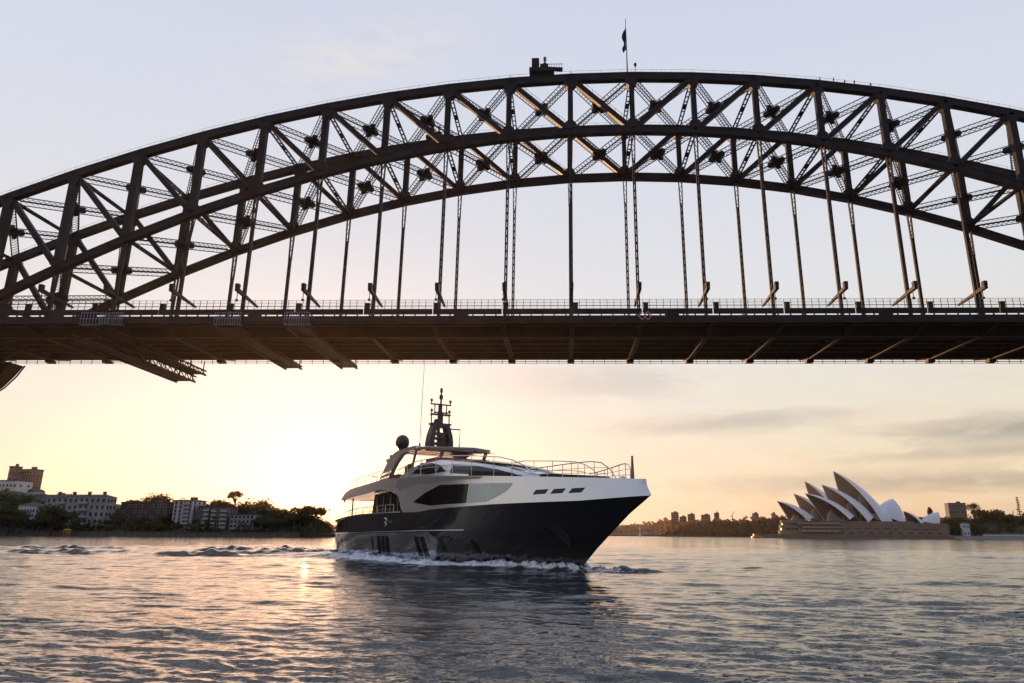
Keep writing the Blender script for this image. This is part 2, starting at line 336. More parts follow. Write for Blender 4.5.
# ------------------------------------------------------------------ land
def pr_y(x, el_y, Y): return atY(x, el_y, Y)
def land(name, pts, Yf, Yr, Yb, front_z, m_, jag=0.8, n=160):
    """ridge given as pixel (x, y) seen at depth Yr; slopes down to the shore at Yf and behind at Yb"""
    P = [atY(x, y, Yr) for x, y in pts]; xs = np.array([p.x for p in P]); zs = np.array([p.z for p in P])
    X = np.linspace(xs[0], xs[-1], n); Z = np.interp(X, xs, zs)
    prof = [(Yf, -1.5, 0), (Yf + 0.01, 0, 0.0), (Yf + 0.5, 0, 0.0)]
    rows = []
    ys = np.concatenate([[Yf, Yf], np.linspace(Yf + 2, Yr, 14), np.linspace(Yr, Yb, 8)[1:]])
    for i, y in enumerate(ys):
        sc = 1.0 if y <= Yf else 1.0
        row = []
        for x, z in zip(X, Z):
            xx = x * (y / Yr) 
            if i == 0: h_ = -1.5
            elif i == 1: h_ = min(front_z, z)
            elif y <= Yr:
                t = (y - Yf) / (Yr - Yf); t = t * t * (3 - 2 * t); h_ = front_z + (max(z, front_z) - front_z) * t if z > front_z else z
                h_ += jag * (rng.random() - .5)
            else:
                t = (y - Yr) / (Yb - Yr); h_ = z * (1 - t) - 2 * t
            row.append((xx, y, h_))
        rows.append(row)
    return tag(MB().grid(rows).build(name, m_, smooth=False), kind='structure')
M['ground'] = mat('bushland_ground', (0.045, 0.05, 0.025), 0.95, col2=(0.07, 0.055, 0.035), nscale=0.06)
M['wallstone'] = mat('sandstone_wall', (0.20, 0.15, 0.11), 0.9, noise=0.4, nscale=0.5)
land('hill', [(-420, 494), (-150, 488), (-40, 489), (10, 491), (60, 495), (100, 500), (125, 506), (200, 509), (262, 511), (296, 513.5), (310, 515), (322, 521), (338, 533.5)], 412, 470, 560, 1.6, M['ground'])  # ridge by the point raised to keep the low sun off the water
land('headland', [(600, 534.3), (640, 533), (668, 529), (690, 524), (760, 521), (860, 520), (960, 520), (1040, 518), (1300, 520)], 1010, 1120, 1300, 1.5, M['ground'], 2)
land('far_shore', [(180, 529.5), (330, 528), (420, 528), (560, 527), (610, 526), (650, 524.5), (700, 523), (800, 524), (1000, 524)], 2300, 2700, 3000, 3, M['ground'], 5)
land('point', [(930, 535.6), (942, 526), (960, 520), (1000, 517), (1060, 515), (1300, 512)], 752, 800, 900, 2.2, M['ground'], 1.0)

rows = []
for y in np.linspace(60, 320, 20):
    xs_ = -262 - 10 * math.sin(y * .03); rows.append([(xs_ - 1e-3, y, -1.5)] + [(xs_ - d, y, 2 + 30 * min(1, max(0, (d - 4) / 90)) ** .8 + 1.5 * rng.random()) for d in (0, 4, 12, 25, 45, 70, 110, 170, 300, 600)])
tag(MB().grid(rows).build('north_shore', M['ground']), kind='structure')
# ------------------------------------------------------------------ foliage
def leaf_mat(name, c1, c2):
    m_ = mat(name, c1, 0.75, col2=c2, nscale=0.35, spec=0.2); nt = m_.node_tree; N = nt.nodes; b = N['Principled BSDF']
    tr = N.new('ShaderNodeBsdfTranslucent'); tr.inputs[0].default_value = (c1[0] * 2.3, c1[1] * 1.45, c1[2] * 0.8, 1); mx = N.new('ShaderNodeMixShader'); mx.inputs[0].default_value = 0.45
    nt.links.new(b.outputs[0], mx.inputs[1]); nt.links.new(tr.outputs[0], mx.inputs[2]); nt.links.new(mx.outputs[0], N['Material Output'].inputs[0]); return m_
M['leaf_dark'] = leaf_mat('dark_fig_leaves', (0.05, 0.065, 0.025), (0.03, 0.04, 0.018))
M['leaf_olive'] = leaf_mat('olive_gum_leaves', (0.075, 0.075, 0.035), (0.045, 0.05, 0.022))
M['leaf_far'] = leaf_mat('far_bush_leaves', (0.085, 0.060, 0.035), (0.06, 0.048, 0.028))
M['bark'] = mat('bark', (0.07, 0.05, 0.035), 0.9, noise=0.4, nscale=1.0)
def quads(C, size, seed=0, flat=0.0):
    g = np.random.default_rng(seed); n = len(C); nrm = g.normal(size=(n, 3)); nrm[:, 2] += flat; nrm /= np.linalg.norm(nrm, axis=1)[:, None]
    a = np.cross(nrm, g.normal(size=(n, 3))); a /= np.linalg.norm(a, axis=1)[:, None]; b = np.cross(nrm, a)
    s = size * g.uniform(0.55, 1.3, n)[:, None]; a *= s; b *= s * 0.7
    V = np.stack([C - a - b * .6, C + a * .2 - b, C + a + b * .5, C - a * .3 + b], 1).reshape(-1, 3); F = np.arange(4 * n).reshape(-1, 4)
    return V, F
def leaf_mesh(name, C, size, m_, seed=0, flat=0.0):
    V, F = quads(C, size, seed, flat); me = bpy.data.meshes.new(name); n = len(F)
    me.vertices.add(len(V)); me.vertices.foreach_set('co', V.astype(np.float32).ravel()); me.loops.add(4 * n); me.loops.foreach_set('vertex_index', F.astype(np.int32).ravel())
    me.polygons.add(n); me.polygons.foreach_set('loop_start', (np.arange(n) * 4).astype(np.int32)); me.update(calc_edges=True); me.materials.append(m_)
    return me
def crown_pts(kind, w, h, trunk_h, seed):
    """leaf positions of a crown of width w whose top is at h, and the limb tips"""
    g = np.random.default_rng(seed); out = []; tips = []
    if kind == 'umbrella':
        for k in range(11):
            a = g.uniform(0, 6.28); rr = w * 0.5 * math.sqrt(g.uniform(0.02, 0.85)); c = np.array([rr * math.cos(a), rr * math.sin(a), h - (h - trunk_h) * (0.22 + 0.35 * (2 * rr / w) ** 2)])
            tips.append(c); n = 120; p = g.normal(size=(n, 3)) * np.array([w * .11, w * .11, (h - trunk_h) * .10]); out.append(c + p)
    elif kind == 'spread':
        for k in range(18):
            a = g.uniform(0, 6.28); rr = w * 0.46 * math.sqrt(g.uniform(0.0, .95)); c = np.array([rr * math.cos(a), rr * math.sin(a), h - (h - trunk_h) * (0.16 + 0.55 * (2 * rr / w) ** 2 + .14 * g.random())])
            tips.append(c); n = 110; p = g.normal(size=(n, 3)) * np.array([w * .085, w * .085, (h - trunk_h) * .11]); out.append(c + p)
    elif kind == 'pine':
        for k in range(11):
            t = k / 10; z = trunk_h + (h - trunk_h) * t; rad = w * 0.5 * (1.0 - t * 0.8) * g.uniform(.6, 1.1)
            for q in range(6):
                a = g.uniform(0, 6.28); n = 14; s = np.linspace(.15, 1, n)[:, None]
                out.append(np.array([math.cos(a) * rad, math.sin(a) * rad, -0.02 * h]) * s + np.array([0, 0, z]) + g.normal(size=(n, 3)) * w * .035)
            tips.append(np.array([0, 0, z]))
    else:
        nb = 15
        for k in range(nb):
            d = g.normal(size=3); d /= np.linalg.norm(d); d[2] = abs(d[2]) * 1.1 - 0.25
            rr = g.uniform(0.45, 0.95); c = np.array([d[0] * w * .38 * rr, d[1] * w * .38 * rr, trunk_h + (h - trunk_h) * (0.42 + 0.42 * d[2] * rr)])
            tips.append(c); n = 110; s = g.uniform(.10, .17)
            p = g.normal(size=(n, 3)); p /= np.maximum(1e-6, np.linalg.norm(p, axis=1))[:, None] ** .55; out.append(c + p * np.array([w * s, w * s, (h - trunk_h) * s * .8]))
    C = np.concatenate(out); C[:, 2] = np.minimum(C[:, 2], h)
    return C, tips
_pt = {}
def tree(label, px, top, wpx, Y, kind, mk, zb=None, group=None, name='tree', seed=0, trunk=0.35, cat='tree'):
    c = atY(px, top, Y); sc = Y / FPX * 1.03; w = wpx * sc; zb = 1.5 if zb is None else zb; h = c.z - zb
    root = empty(name, (c.x, Y, zb)); tag(root, label, cat, group)
    C, tips = crown_pts(kind, w, h, h * trunk, seed)
    me = leaf_mesh('crown', C, max(0.42, w * 0.030), M[mk], seed, 0.6 if kind == 'umbrella' else 0.0)
    o = bpy.data.objects.new('crown', me); COL.objects.link(o); o.parent = root
    b = MB(); r0 = max(0.25, h * 0.03)
    b.tube([(0, 0, -2), (r0 * .4, 0, h * trunk * .5), (0, r0 * .3, h * trunk)], r0 * 1.3, 7, r2=r0 * .8)
    for t in tips[::1 if kind != 'pine' else 3]:
        mid = np.array([t[0] * .45, t[1] * .45, h * trunk + (t[2] - h * trunk) * .55]); b.tube([(0, 0, h * trunk * .93), mid, t], r0 * .5, 5, r2=r0 * .12)
    b.build('trunk', M['bark'], root)
    return root
GL = 'trees on the left shore'; GR = 'trees on the right shore'
T = [
 ('broad dark fig spreading in front of the grey terrace block', 56, 503, 42, 404, 'bush', 'leaf_dark', 1.0, .22),
 ('dense dark tree at the left picture edge below the white house', 14, 505, 48, 408, 'bush', 'leaf_dark', 1.0, .2),
 ('small round dark crown just right of the grey terrace roof', 137, 495.5, 20, 446, 'bush', 'leaf_dark', 8, .3),
 ('flat topped tree rising over the dark brick block', 161, 493, 32, 450, 'spread', 'leaf_olive', 6, .4),
 ('small tree peeking over the roof of the tall white block', 187, 495.5, 20, 452, 'bush', 'leaf_olive', 6, .35),
 ('low round tree behind the gap beside the tall white block', 204, 498, 22, 448, 'bush', 'leaf_dark', 6, .3),
 ('round headed tree behind the balconied brown flats', 222, 494.5, 26, 446, 'bush', 'leaf_olive', 6, .35),
 ('tall thin spindly tree poking above all its neighbours', 236.5, 490.5, 12, 446, 'umbrella', 'leaf_olive', 6, .66),
 ('dark bushy tree behind the low grey flats', 241, 503, 34, 440, 'bush', 'leaf_dark', 3, .22),
 ('broad spreading tree at the crest right of the flats', 257, 497.5, 40, 440, 'spread', 'leaf_olive', 3, .35),
 ('leafy tree between the broad crest tree and the lone flat crowned tree', 282, 505, 32, 436, 'bush', 'leaf_olive', 2.5, .25),
 ('low loose shrubby tree below the point of the hill', 296, 511, 34, 432, 'bush', 'leaf_olive', 2.5, .2),
 ('lone flat crowned tree on bare trunk near the end of the point', 309, 505, 34, 434, 'spread', 'leaf_olive', 3, .5),
 ('dense dark tree added as a sun screen behind the lone flat crowned tree on the point', 306, 509.5, 38, 446, 'bush', 'leaf_dark', 3, .15),  # added tree, blocks the sun's glint on the water
 ('low scrubby tree at the very tip of the point beside the yacht', 321, 519, 26, 428, 'bush', 'leaf_dark', 1.5, .12),
 ('dark bush at the water right of the low grey flats', 266, 514, 36, 424, 'bush', 'leaf_dark', 1.5, .12),
 ('small ragged tree on the ridge right of the brown tower', 66, 490, 20, 470, 'bush', 'leaf_dark', 14, .25),
 ('dark low tree between the white house and the grey terrace roof', 44, 492, 18, 462, 'bush', 'leaf_dark', 14, .25),
]
for i, (lb, px, tp, w, Y, kd, mk, zb, tr) in enumerate(T): tree(lb, px, tp, w, Y, kd, mk, zb, GL, 'shore_tree', 100 + i, tr)
T2 = [
 ('dark tree close behind the right end of the opera house', 946, 514, 18, 770, 'bush', 'leaf_dark', 3, .25),
 ('tree with uneven crown below the pale government building', 958, 513.5, 22, 776, 'bush', 'leaf_dark', 4, .25),
 ('high crowned tree overlapping the right end of the pale building', 972, 502.5, 12, 790, 'umbrella', 'leaf_dark', 8, .6),
 ('large dark fig right of the pale building', 979, 505, 26, 786, 'bush', 'leaf_dark', 5, .22),
 ('broad dome shaped fig left of the white spire', 996, 506, 30, 788, 'bush', 'leaf_dark', 5, .2),
 ('smaller dark tree in front of the white spire', 1009, 511, 16, 782, 'bush', 'leaf_dark', 4, .22),
 ('tall dark pine standing above the trees at the right edge', 1016.8, 497.5, 9, 800, 'pine', 'leaf_dark', 8, .3),
 ('rounded dark tree cut by the right picture edge', 1024, 511, 20, 784, 'bush', 'leaf_dark', 5, .22),
 ('small tree standing above the valley of the low twin shell', 929, 505.5, 6, 800, 'bush', 'leaf_olive', 5, .5),
 ('low dark bush above the seawall right of the white hut', 974, 521, 22, 764, 'bush', 'leaf_dark', 3, .15),
 ('low dark bush between opera house podium and white hut', 950, 522, 20, 764, 'bush', 'leaf_dark', 3, .15),
 ('row end tree beyond the right picture edge', 1046, 508, 30, 784, 'bush', 'leaf_dark', 5, .2),
]
for i, (lb, px, tp, w, Y, kd, mk, zb, tr) in enumerate(T2): tree(lb, px, tp, w, Y, kd, mk, zb, GR, 'shore_tree', 200 + i, tr)

def woods(name, pts, Y0, Y1, zoff, n, size, mk, seed):
    g = np.random.default_rng(seed); xs = [p[0] for p in pts]; C = []
    for k in range(n):
        px = g.uniform(xs[0], xs[-1]); top = np.interp(px, xs, [p[1] for p in pts]); Y = g.uniform(Y0, Y1); c = atY(px, top, (Y0 + Y1) / 2); zt_ = c.z
        x = c.x * Y / ((Y0 + Y1) / 2); t = (Y - Y0) / (Y1 - Y0); hz = 2 + (zt_ - 2) * min(1, 0.35 + t); r_ = size * g.uniform(1.5, 3.4)
        cc = np.array([x, Y, max(1.5, hz - r_ * g.uniform(.6, 1.6))]); C.append(cc + g.normal(size=(22, 3)) * np.array([r_, r_, r_ * .75]) * .55)
    C = np.concatenate(C); C[:, 2] = np.maximum(C[:, 2], 1.0)
    o = bpy.data.objects.new(name, leaf_mesh(name, C, size, M[mk], seed)); COL.objects.link(o); tag(o, kind='stuff'); return o
tag(woods('headland_woods', [(664, 530), (676, 524), (690, 521), (720, 519.5), (742, 520.5), (760, 516.5), (778, 516), (800, 519), (1030, 517)], 1015, 1120, 0, 900, 3.0, 'leaf_far', 1), 'low dark wooded headland behind the opera house', 'woods')
tag(woods('far_shore_woods', [(330, 528), (560, 525.5), (620, 524.5), (645, 522.5), (660, 520.5), (690, 519.5), (760, 522)], 2310, 2700, 0, 900, 7.0, 'leaf_far', 2), 'hazy orange wooded shore far behind the bow', 'woods')
tag(woods('hillside_scrub', [(-300, 498), (-60, 490), (0, 492), (40, 496), (60, 502), (120, 508), (200, 512), (262, 516), (300, 522), (330, 530)], 414, 455, 0, 420, 1.6, 'leaf_dark', 3), 'dark scrub covering the left shore between the buildings', 'scrub')
tag(woods('shoreline_scrub', [(940, 522), (960, 520), (1000, 516), (1060, 514), (1280, 512)], 760, 800, 0, 260, 1.8, 'leaf_dark', 4), 'dark undergrowth along the seawall at the right', 'scrub')

_g = np.random.default_rng(77); _C = []
for k in range(420):
    d = _g.uniform(4, 260); y = _g.uniform(62, 312); r_ = _g.uniform(3, 6.5); z = 2 + 30 * min(1, max(0, (d - 4) / 90)) ** .8 + r_
    _C.append(np.array([-265 - d, y, z]) + _g.normal(size=(22, 3)) * r_ * .6)
_o = bpy.data.objects.new('north_shore_woods', leaf_mesh('north_shore_woods', np.concatenate(_C), 1.9, M['leaf_dark'], 9)); COL.objects.link(_o); tag(_o, 'dark wooded slope around the bridge pylons beyond the left edge', 'woods', kind='stuff')
# ------------------------------------------------------------------ buildings
M['pane'] = mat('dark_window_glass', (0.02, 0.022, 0.026), 0.15, spec=0.6)
M['render_grey'] = mat('grey_render', (0.38, 0.37, 0.37), 0.85, noise=0.2, nscale=0.3)
M['render_white'] = mat('white_render', (0.62, 0.62, 0.64), 0.8, noise=0.12, nscale=0.3)
M['brick_brown'] = mat('brown_brick', (0.13, 0.085, 0.06), 0.9, noise=0.25, nscale=0.6)
M['brick_dark'] = mat('dark_brick', (0.085, 0.06, 0.05), 0.9, noise=0.25, nscale=0.6)
M['brick_tan'] = mat('tan_brick', (0.20, 0.155, 0.12), 0.9, noise=0.25, nscale=0.6)
M['slate'] = mat('roof_slate', (0.07, 0.06, 0.06), 0.8, noise=0.3, nscale=0.8)
M['trim'] = mat('pale_trim', (0.42, 0.40, 0.38), 0.7, noise=0.15)
M['yellow'] = mat('yellow_light_tint', (0.75, 0.42, 0.06), 0.5, noise=0.2, nscale=2)  # yellow light put into the base colour of shelter and boat

_win = {}
def win_mesh(w, h):
    k = (round(w, 2), round(h, 2))
    if k not in _win:
        b = MB(); b.box((0, -0.02, 0), (w, 0.1, h), 0, 0)
        for sx in (-1, 1): b.box((sx * (w / 2 + .07), -0.05, 0), (.14, .2, h + .28), 0, 1)
        b.box((0, -0.05, h / 2 + .07), (w, .2, .14), 0, 1); b.box((0, -0.10, -h / 2 - .08), (w + .5, .34, .16), 0, 1)
        o = b.build('window', [M['pane'], M['trim']]); me = o.data; bpy.data.objects.remove(o); _win[k] = me
    return _win[k]
def window(parent, x, y, z, w, h, rz=0.0):
    o = bpy.data.objects.new('window', win_mesh(w, h)); COL.objects.link(o); o.parent = parent; o.location = (x, y, z); o.rotation_euler = (0, 0, rz); return o

def block(label, x0, x1, top, base_z, Y, depth, rz, wall, rows, cols, ww=1.3, wh=1.6, roof='flat', balc=None, name='apartment_building', cat='apartment building', chim=0, group='apartment blocks on the left shore', side_cols=2, skip=0):
    """front wall spans pixels x0..x1 at depth Y, top at pixel row `top`"""
    a, b_ = atY(x0, top, Y), atY(x1, top, Y); W = (b_.x - a.x) ; H = a.z * .5 + b_.z * .5 - base_z; cx_ = (a.x + b_.x) / 2
    root = empty(name, (cx_, Y, base_z), rz); tag(root, label, cat, group)
    mb = MB(); mb.box((0, depth / 2, H / 2 - 1), (W, depth, H + 2)); mb.build('wall', wall, root)
    r_ = MB()
    if roof == 'flat':
        for (c, d) in (((0, -.05, H + .3), (W + .4, .35, .7)), ((0, depth, H + .3), (W + .4, .35, .7)), ((-W / 2, depth / 2, H + .3), (.35, depth - .4, .7)), ((W / 2, depth / 2, H + .3), (.35, depth - .4, .7))): r_.box(c, d)
        r_.box((0, depth / 2, H + .08), (W - .5, depth - .5, .14)); r_.box((W * .18, depth * .5, H + 1.2), (W * .2, depth * .3, 2.2))
    elif roof == 'hip':
        e = .5; rh = min(1.8, depth * .2); ins = min(W * .35, depth * .5)
        r_.add([(-W / 2 - e, -e, H), (W / 2 + e, -e, H), (W / 2 + e, depth + e, H), (-W / 2 - e, depth + e, H), (-W / 2 + ins, depth / 2, H + rh), (W / 2 - ins, depth / 2, H + rh)], [(0, 1, 5, 4), (1, 2, 5), (2, 3, 4, 5), (3, 0, 4), (3, 2, 1, 0)])
    else:
        e = .4; rh = W * .38
        r_.add([(-W / 2 - e, -e, H), (W / 2 + e, -e, H), (W / 2 + e, depth, H), (-W / 2 - e, depth, H), (0, -e, H + rh), (0, depth, H + rh)], [(0, 1, 4), (2, 3, 5), (1, 2, 5, 4), (3, 0, 4, 5), (3, 2, 1, 0)])
    ro = r_.build('roof', M['slate'], root)
    for c in range(chim):
        q = MB(); x = -W / 2 + W * (c + .5) / chim; q.box((x, depth * .45, H + 1.6), (1.1, 1.6, 2.4)); q.box((x, depth * .45, H + 2.9), (1.4, 1.9, .3)); q.build('chimney', M['brick_brown'], ro)
    fh = H / max(1, rows)
    for i in range(rows):
        z = fh * (i + .52)
        for j in range(cols):
            if skip and (i * 7 + j * 3) % skip == 0: continue
            window(root, -W / 2 + W * (j + .5) / cols, -0.05, z, ww, wh)
        for j in range(side_cols):
            window(root, W / 2 + .05, depth * (j + .5) / max(1, side_cols), z, ww, wh, R(90))
        if balc:
            for (u0, u1) in balc:
                q = MB(); xa, xb = -W / 2 + W * u0, -W / 2 + W * u1; zc = fh * i + .15
                q.box(((xa + xb) / 2, -.75, zc), (xb - xa, 1.4, .22)); q.box(((xa + xb) / 2, -1.4, zc + .62), (xb - xa, .1, 1.0)); q.build('balcony', M['trim'], root)
    return root
block('brown brick tower block standing highest on the left hill', 17.5, 35, 470, 14, 500, 8, R(-14), M['brick_brown'], 7, 5, 1.5, 1.3, chim=0, side_cols=3)
block('narrow brown brick wing with the tallest roof beside the hill tower', 9, 15, 467, 14, 494, 6, R(-14), M['brick_brown'], 7, 2, 1.2, 1.2, side_cols=2)
block('white flat roofed house below the brown tower', -6, 19, 481, 9, 470, 12, R(-8), M['render_white'], 4, 6, 1.3, 1.4, name='house', cat='house', group='houses on the left shore')
block('small pale gabled cottage right of the white house', 27, 34, 491.5, 8, 460, 9, R(-8), M['trim'], 2, 2, .9, 1.2, roof='gable', name='house', cat='house', group='houses on the left shore', side_cols=1)
block('long low pale house half hidden behind the dark fig', 18, 37, 505.5, 4, 428, 9, R(-6), M['render_white'], 2, 6, 1.0, 1.3, roof='hip', name='house', cat='house', group='houses on the left shore', side_cols=1)
block('grey rendered terrace block with five rows of windows and slate roof', 44, 110, 497, 1.8, 424, 8, R(-7), M['render_grey'], 5, 11, 1.5, 1.9, roof='hip', chim=4, balc=((.55, .72), (.2, .34)), side_cols=3)
block('dark brick apartment block between grey terrace and white block', 120, 170, 503, 2, 430, 14, R(-5), M['brick_dark'], 5, 8, 1.3, 1.3, side_cols=3, skip=4)
block('tall narrow white block with tiered balconies', 173.5, 194, 501, 1.8, 426, 12, R(-10), M['render_white'], 8, 4, 1.2, 1.5, balc=((.55, .95),), side_cols=3)
block('brown block squeezed right of the tall white block', 197, 211, 507, 1.8, 426, 12, R(-8), M['brick_brown'], 6, 3, 1.2, 1.3, balc=((.62, 1.0),), side_cols=2)
block('tan brick flats with balconies on the right corner', 211.5, 229, 508, 1.8, 424, 13, R(-8), M['brick_tan'], 6, 3, 1.4, 1.3, balc=((.6, 1.0), (.05, .35)), side_cols=2)
block('low grey waterfront flats nearest the wooded point', 230, 255, 515, 1.8, 422, 12, R(-6), M['render_grey'], 4, 6, 1.3, 1.3, side_cols=2)
# seawall of the left shore and the little wharf, its yellow light painted in
def wall_strip(name, label, x0, x1, Y, z, th, m_, cat='seawall'):
    a, b_ = atY(x0, 534, Y), atY(x1, 534, Y); o = MB(); o.box(((a.x + b_.x) / 2, Y, z / 2 - .8), (b_.x - a.x, th, z + 1.6)); o.box(((a.x + b_.x) / 2, Y - .1, z + .12), (b_.x - a.x, th + .5, .24)); return tag(o.build(name, m_), label, cat)
wall_strip('seawall', 'low sandstone seawall along the left shore', -420, 300, 410.5, 2.0, 1.2, M['wallstone'])
c = atY(66.5, 534.4, 404)
yr = empty('wharf_shelter', (c.x, 404, 0)); yr.scale = (.8, .8, .8); tag(yr, 'small yellow-lit wharf shelter at the foot of the dark fig', 'shelter')
b = MB()
for x in (-1.6, 0, 1.6):
    for y in (-1, 1): b.beam((x, y, -.3), (x, y, 3.4), .3, .3)
b.build('post', M['yellow'], yr); MB().box((0, 0, .9), (4.4, 3, .25)).build('platform', M['slate'], yr)
MB().add([(-2.3, -1.5, 3.4), (2.3, -1.5, 3.4), (2.3, 1.5, 3.4), (-2.3, 1.5, 3.4), (-1.2, 0, 4.3), (1.2, 0, 4.3)], [(0, 1, 5, 4), (1, 2, 5), (2, 3, 4, 5), (3, 0, 4), (3, 2, 1, 0)]).build('roof', M['yellow'], yr)
MB().box((0, .9, 2.0), (3.2, .1, 1.6)).build('panel', M['yellow'], yr)

# far towers behind the headland
for (lb, x0, x1, top, Y, d, mk, rows) in [
 ('tallest pale tower block at the left of the far skyline', 671, 678, 512.6, 1500, 14, 'brick_tan', 12), ('low broad block right of the tallest far tower', 679.5, 686, 516.8, 1480, 14, 'brick_brown', 7),
 ('stepped tower block second of the far skyline', 687.5, 694.5, 514.4, 1500, 15, 'brick_tan', 10), ('wide twin roofed far tower block left of the slim one', 701, 710, 515.0, 1500, 16, 'brick_tan', 9),
 ('slim far tower block with a mast on its roof', 714, 719, 513.2, 1500, 12, 'brick_brown', 11), ('far block on the wooded rise beside the opera house', 752.3, 758.4, 513.6, 1300, 16, 'render_grey', 8),
 ('narrow far block nearest the opera house shells', 771.5, 775.5, 513.5, 1300, 10, 'render_grey', 8)]:
    a, b_ = atY(x0, top, Y), atY(x1, top, Y); W = b_.x - a.x; H = a.z
    r_ = empty('tower_block', ((a.x + b_.x) / 2, Y, 0), R(-12)); tag(r_, lb, 'tower block', 'tower blocks on the far skyline')
    MB().box((0, d / 2, H / 2 - 1), (W, d, H + 2)).build('wall', M[mk], r_)
    q = MB(); q.box((W * .1, d / 2, H + 1.3), (W * .4, d * .4, 2.6)); q.box((0, d / 2, H + .3), (W + .6, d + .6, .6))
    if 'mast' in lb: q.beam((W * .1, d / 2, H + 2.6), (W * .1, d / 2, H + 8), .5, .5)
    q.build('roof', M['slate'], r_)
    for i in range(rows):
        MB().box((0, -.1, H * (i + .55) / rows), (W * .86, .3, H / rows * .42)).build('window', M['pane'], r_)
c = atY(732.6, 520, 1450)
cr = empty('tower_crane', (c.x, 1450, 0)); tag(cr, 'thin tower crane on the far skyline', 'crane')
MB().beam((0, 0, 0), (0, 0, 36), 1.0, 1.0).build('mast', M['slate'], cr); MB().beam((-3, 0, 33), (4, 0, 44), .8, .8).build('jib', M['slate'], cr)

# ------------------------------------------------------------------ opera house
M['shell'] = mat('white_tile_shell', (0.66, 0.65, 0.66), 0.42, noise=0.06, nscale=0.6)
M['rib'] = mat('concrete_ribs', (0.33, 0.27, 0.22), 0.8, noise=0.25, nscale=0.5)
M['granite'] = mat('pink_granite', (0.24, 0.175, 0.13), 0.85, noise=0.2, nscale=0.25)
M['glass_bronze'] = mat('bronze_glass', (0.05, 0.035, 0.022), 0.2, spec=0.6)
def shell_half(P, E, F, lat, n=16):
    """half shell between the ridge curve P-E and the mouth rim P-F, gently domed outwards along `lat`"""
    P, E, F, lat = Vector(P), Vector(E), Vector(F), Vector(lat).normalized(); Z = Vector((0, 0, 1)); L1, L2 = (E - P).length, (F - P).length
    c1 = P.lerp(E, .5) + Z * L1 * .17 + (E - P).normalized() * L1 * .10; c2 = P.lerp(F, .5) + Z * L2 * .15 + lat * L2 * .13
    bz = lambda a, c, e, t: a * (1 - t) ** 2 + c * (2 * t * (1 - t)) + e * t * t
    nn = (E - P).cross(F - P).normalized(); nn = nn if nn.dot(lat) > 0 else -nn
    rows = []
    for i in range(n + 1):
        t = i / n; a, e = bz(P, c1, E, t), bz(P, c2, F, t)
        rows.append([a.lerp(e, j / n) + nn * ((a - e).length * .11 * math.sin(math.pi * j / n)) for j in range(n + 1)])
    return rows
def shell(parent, peak, foot_x, w, foot_z, rear_x, rear_z, yaw, thick=1.2, name='shell', Rad=62, lab=None):
    """two mirrored halves about the ridge plane; peak = (x, y, z) world"""
    px_, py_, pz = peak; ca, sa = math.cos(yaw), math.sin(yaw)
    def W(x, y, z): return Vector((px_ + ca * (x - px_) - sa * y, py_ + sa * (x - px_) + ca * y, z))
    mb = MB()
    for s in (-1, 1):
        P, E, F = W(px_, 0, pz), W(rear_x, 0, rear_z), W(foot_x, s * w, foot_z); lat = W(px_, s, 0) - W(px_, 0, 0)
        out = shell_half(P, E, F, lat); tgt = W((foot_x + rear_x) / 2, 0, foot_z)
        inn = [[q + (tgt - q).normalized() * thick for q in r_] for r_ in out]
        mb.grid(out, 0); mb.grid(inn, 1, True); n = len(out) - 1
        for k in range(n): mb.add([out[k][n], out[k + 1][n], inn[k + 1][n], inn[k][n]], [(0, 1, 2, 3)], 0)
        for k in range(n): mb.add([out[n][k], out[n][k + 1], inn[n][k + 1], inn[n][k]], [(0, 1, 2, 3)], 0)
    o = mb.build(name, [M['shell'], M['rib']], parent, norm=False)
    o.data.polygons.foreach_set('use_smooth', [True] * len(o.data.polygons)); o.modifiers.new('es', 'EDGE_SPLIT').split_angle = R(45)
    if lab: o['label'] = lab
    g = MB(); rows = []
    for k in range(9):
        u = 2 * k / 8 - 1; zt_ = foot_z + (pz - foot_z) * .62 * (1 - abs(u) ** 1.7); x = px_ + (foot_x - px_) * (.75 + .2 * abs(u)); y = u * w * .8
        rows.append([W(x - 3 + 5 * abs(u), y, foot_z - 3), W(x, y * .88, foot_z + (zt_ - foot_z) * .45), W(x + 3, y * .66, zt_)])
    g.grid(rows).build('glass_wall', M['glass_bronze'], parent, smooth=True, norm=False)
    return o
op = empty('opera_house', (250, 730, 0)); tag(op, 'white shelled opera house on its brown granite podium by the water', 'opera house')
def OP(o):                                   # keep world placement when parented
    o.matrix_parent_inverse = Matrix.Translation((-250, -730, 0)); return o
YAW = R(13)
def addshell(px, py, Y, back, w, fz, rear, rz_, lab=None, Rad=62):
    n0 = set(op.children); c = atY(px, py, Y); shell(op, (c.x, Y, c.z), c.x + back, w, fz, c.x + rear, rz_, YAW, lab=lab, Rad=Rad)
    for c_ in op.children:
        if c_ not in n0: OP(c_)
addshell(833, 471.0, 728, 28, 25, 12.5, 52, 18, 'tallest white shell with ribbed brown mouth')
addshell(821.3, 484.4, 716, 28, 23, 13.5, 50, 18)
addshell(804.4, 493.4, 706, 29, 21, 15.5, 48, 17, 'lowest near shell with the bronze glass wall in its mouth')
addshell(804.4, 481.0, 786, 24, 21, 14.0, 46, 17)
addshell(793.4, 493.4, 776, 22, 19, 15.0, 40, 16)
addshell(776.6, 501.0, 762, 21, 17, 15.5, 40, 16)
addshell(892.5, 498.6, 752, -6, 24, 12.5, -26, 20, 'low broad shell facing away to the right')
addshell(884, 509.5, 728, -2, 14, 12.5, -16, 16)
YAW = R(20)
addshell(903.3, 511, 706, 11, 8, 12.0, 20, 14.0, 'left shell of the low restaurant pair', 40)
addshell(938.5, 512, 716, -10, 9, 10.5, -22, 14.5, 'right shell of the low restaurant pair', 40)
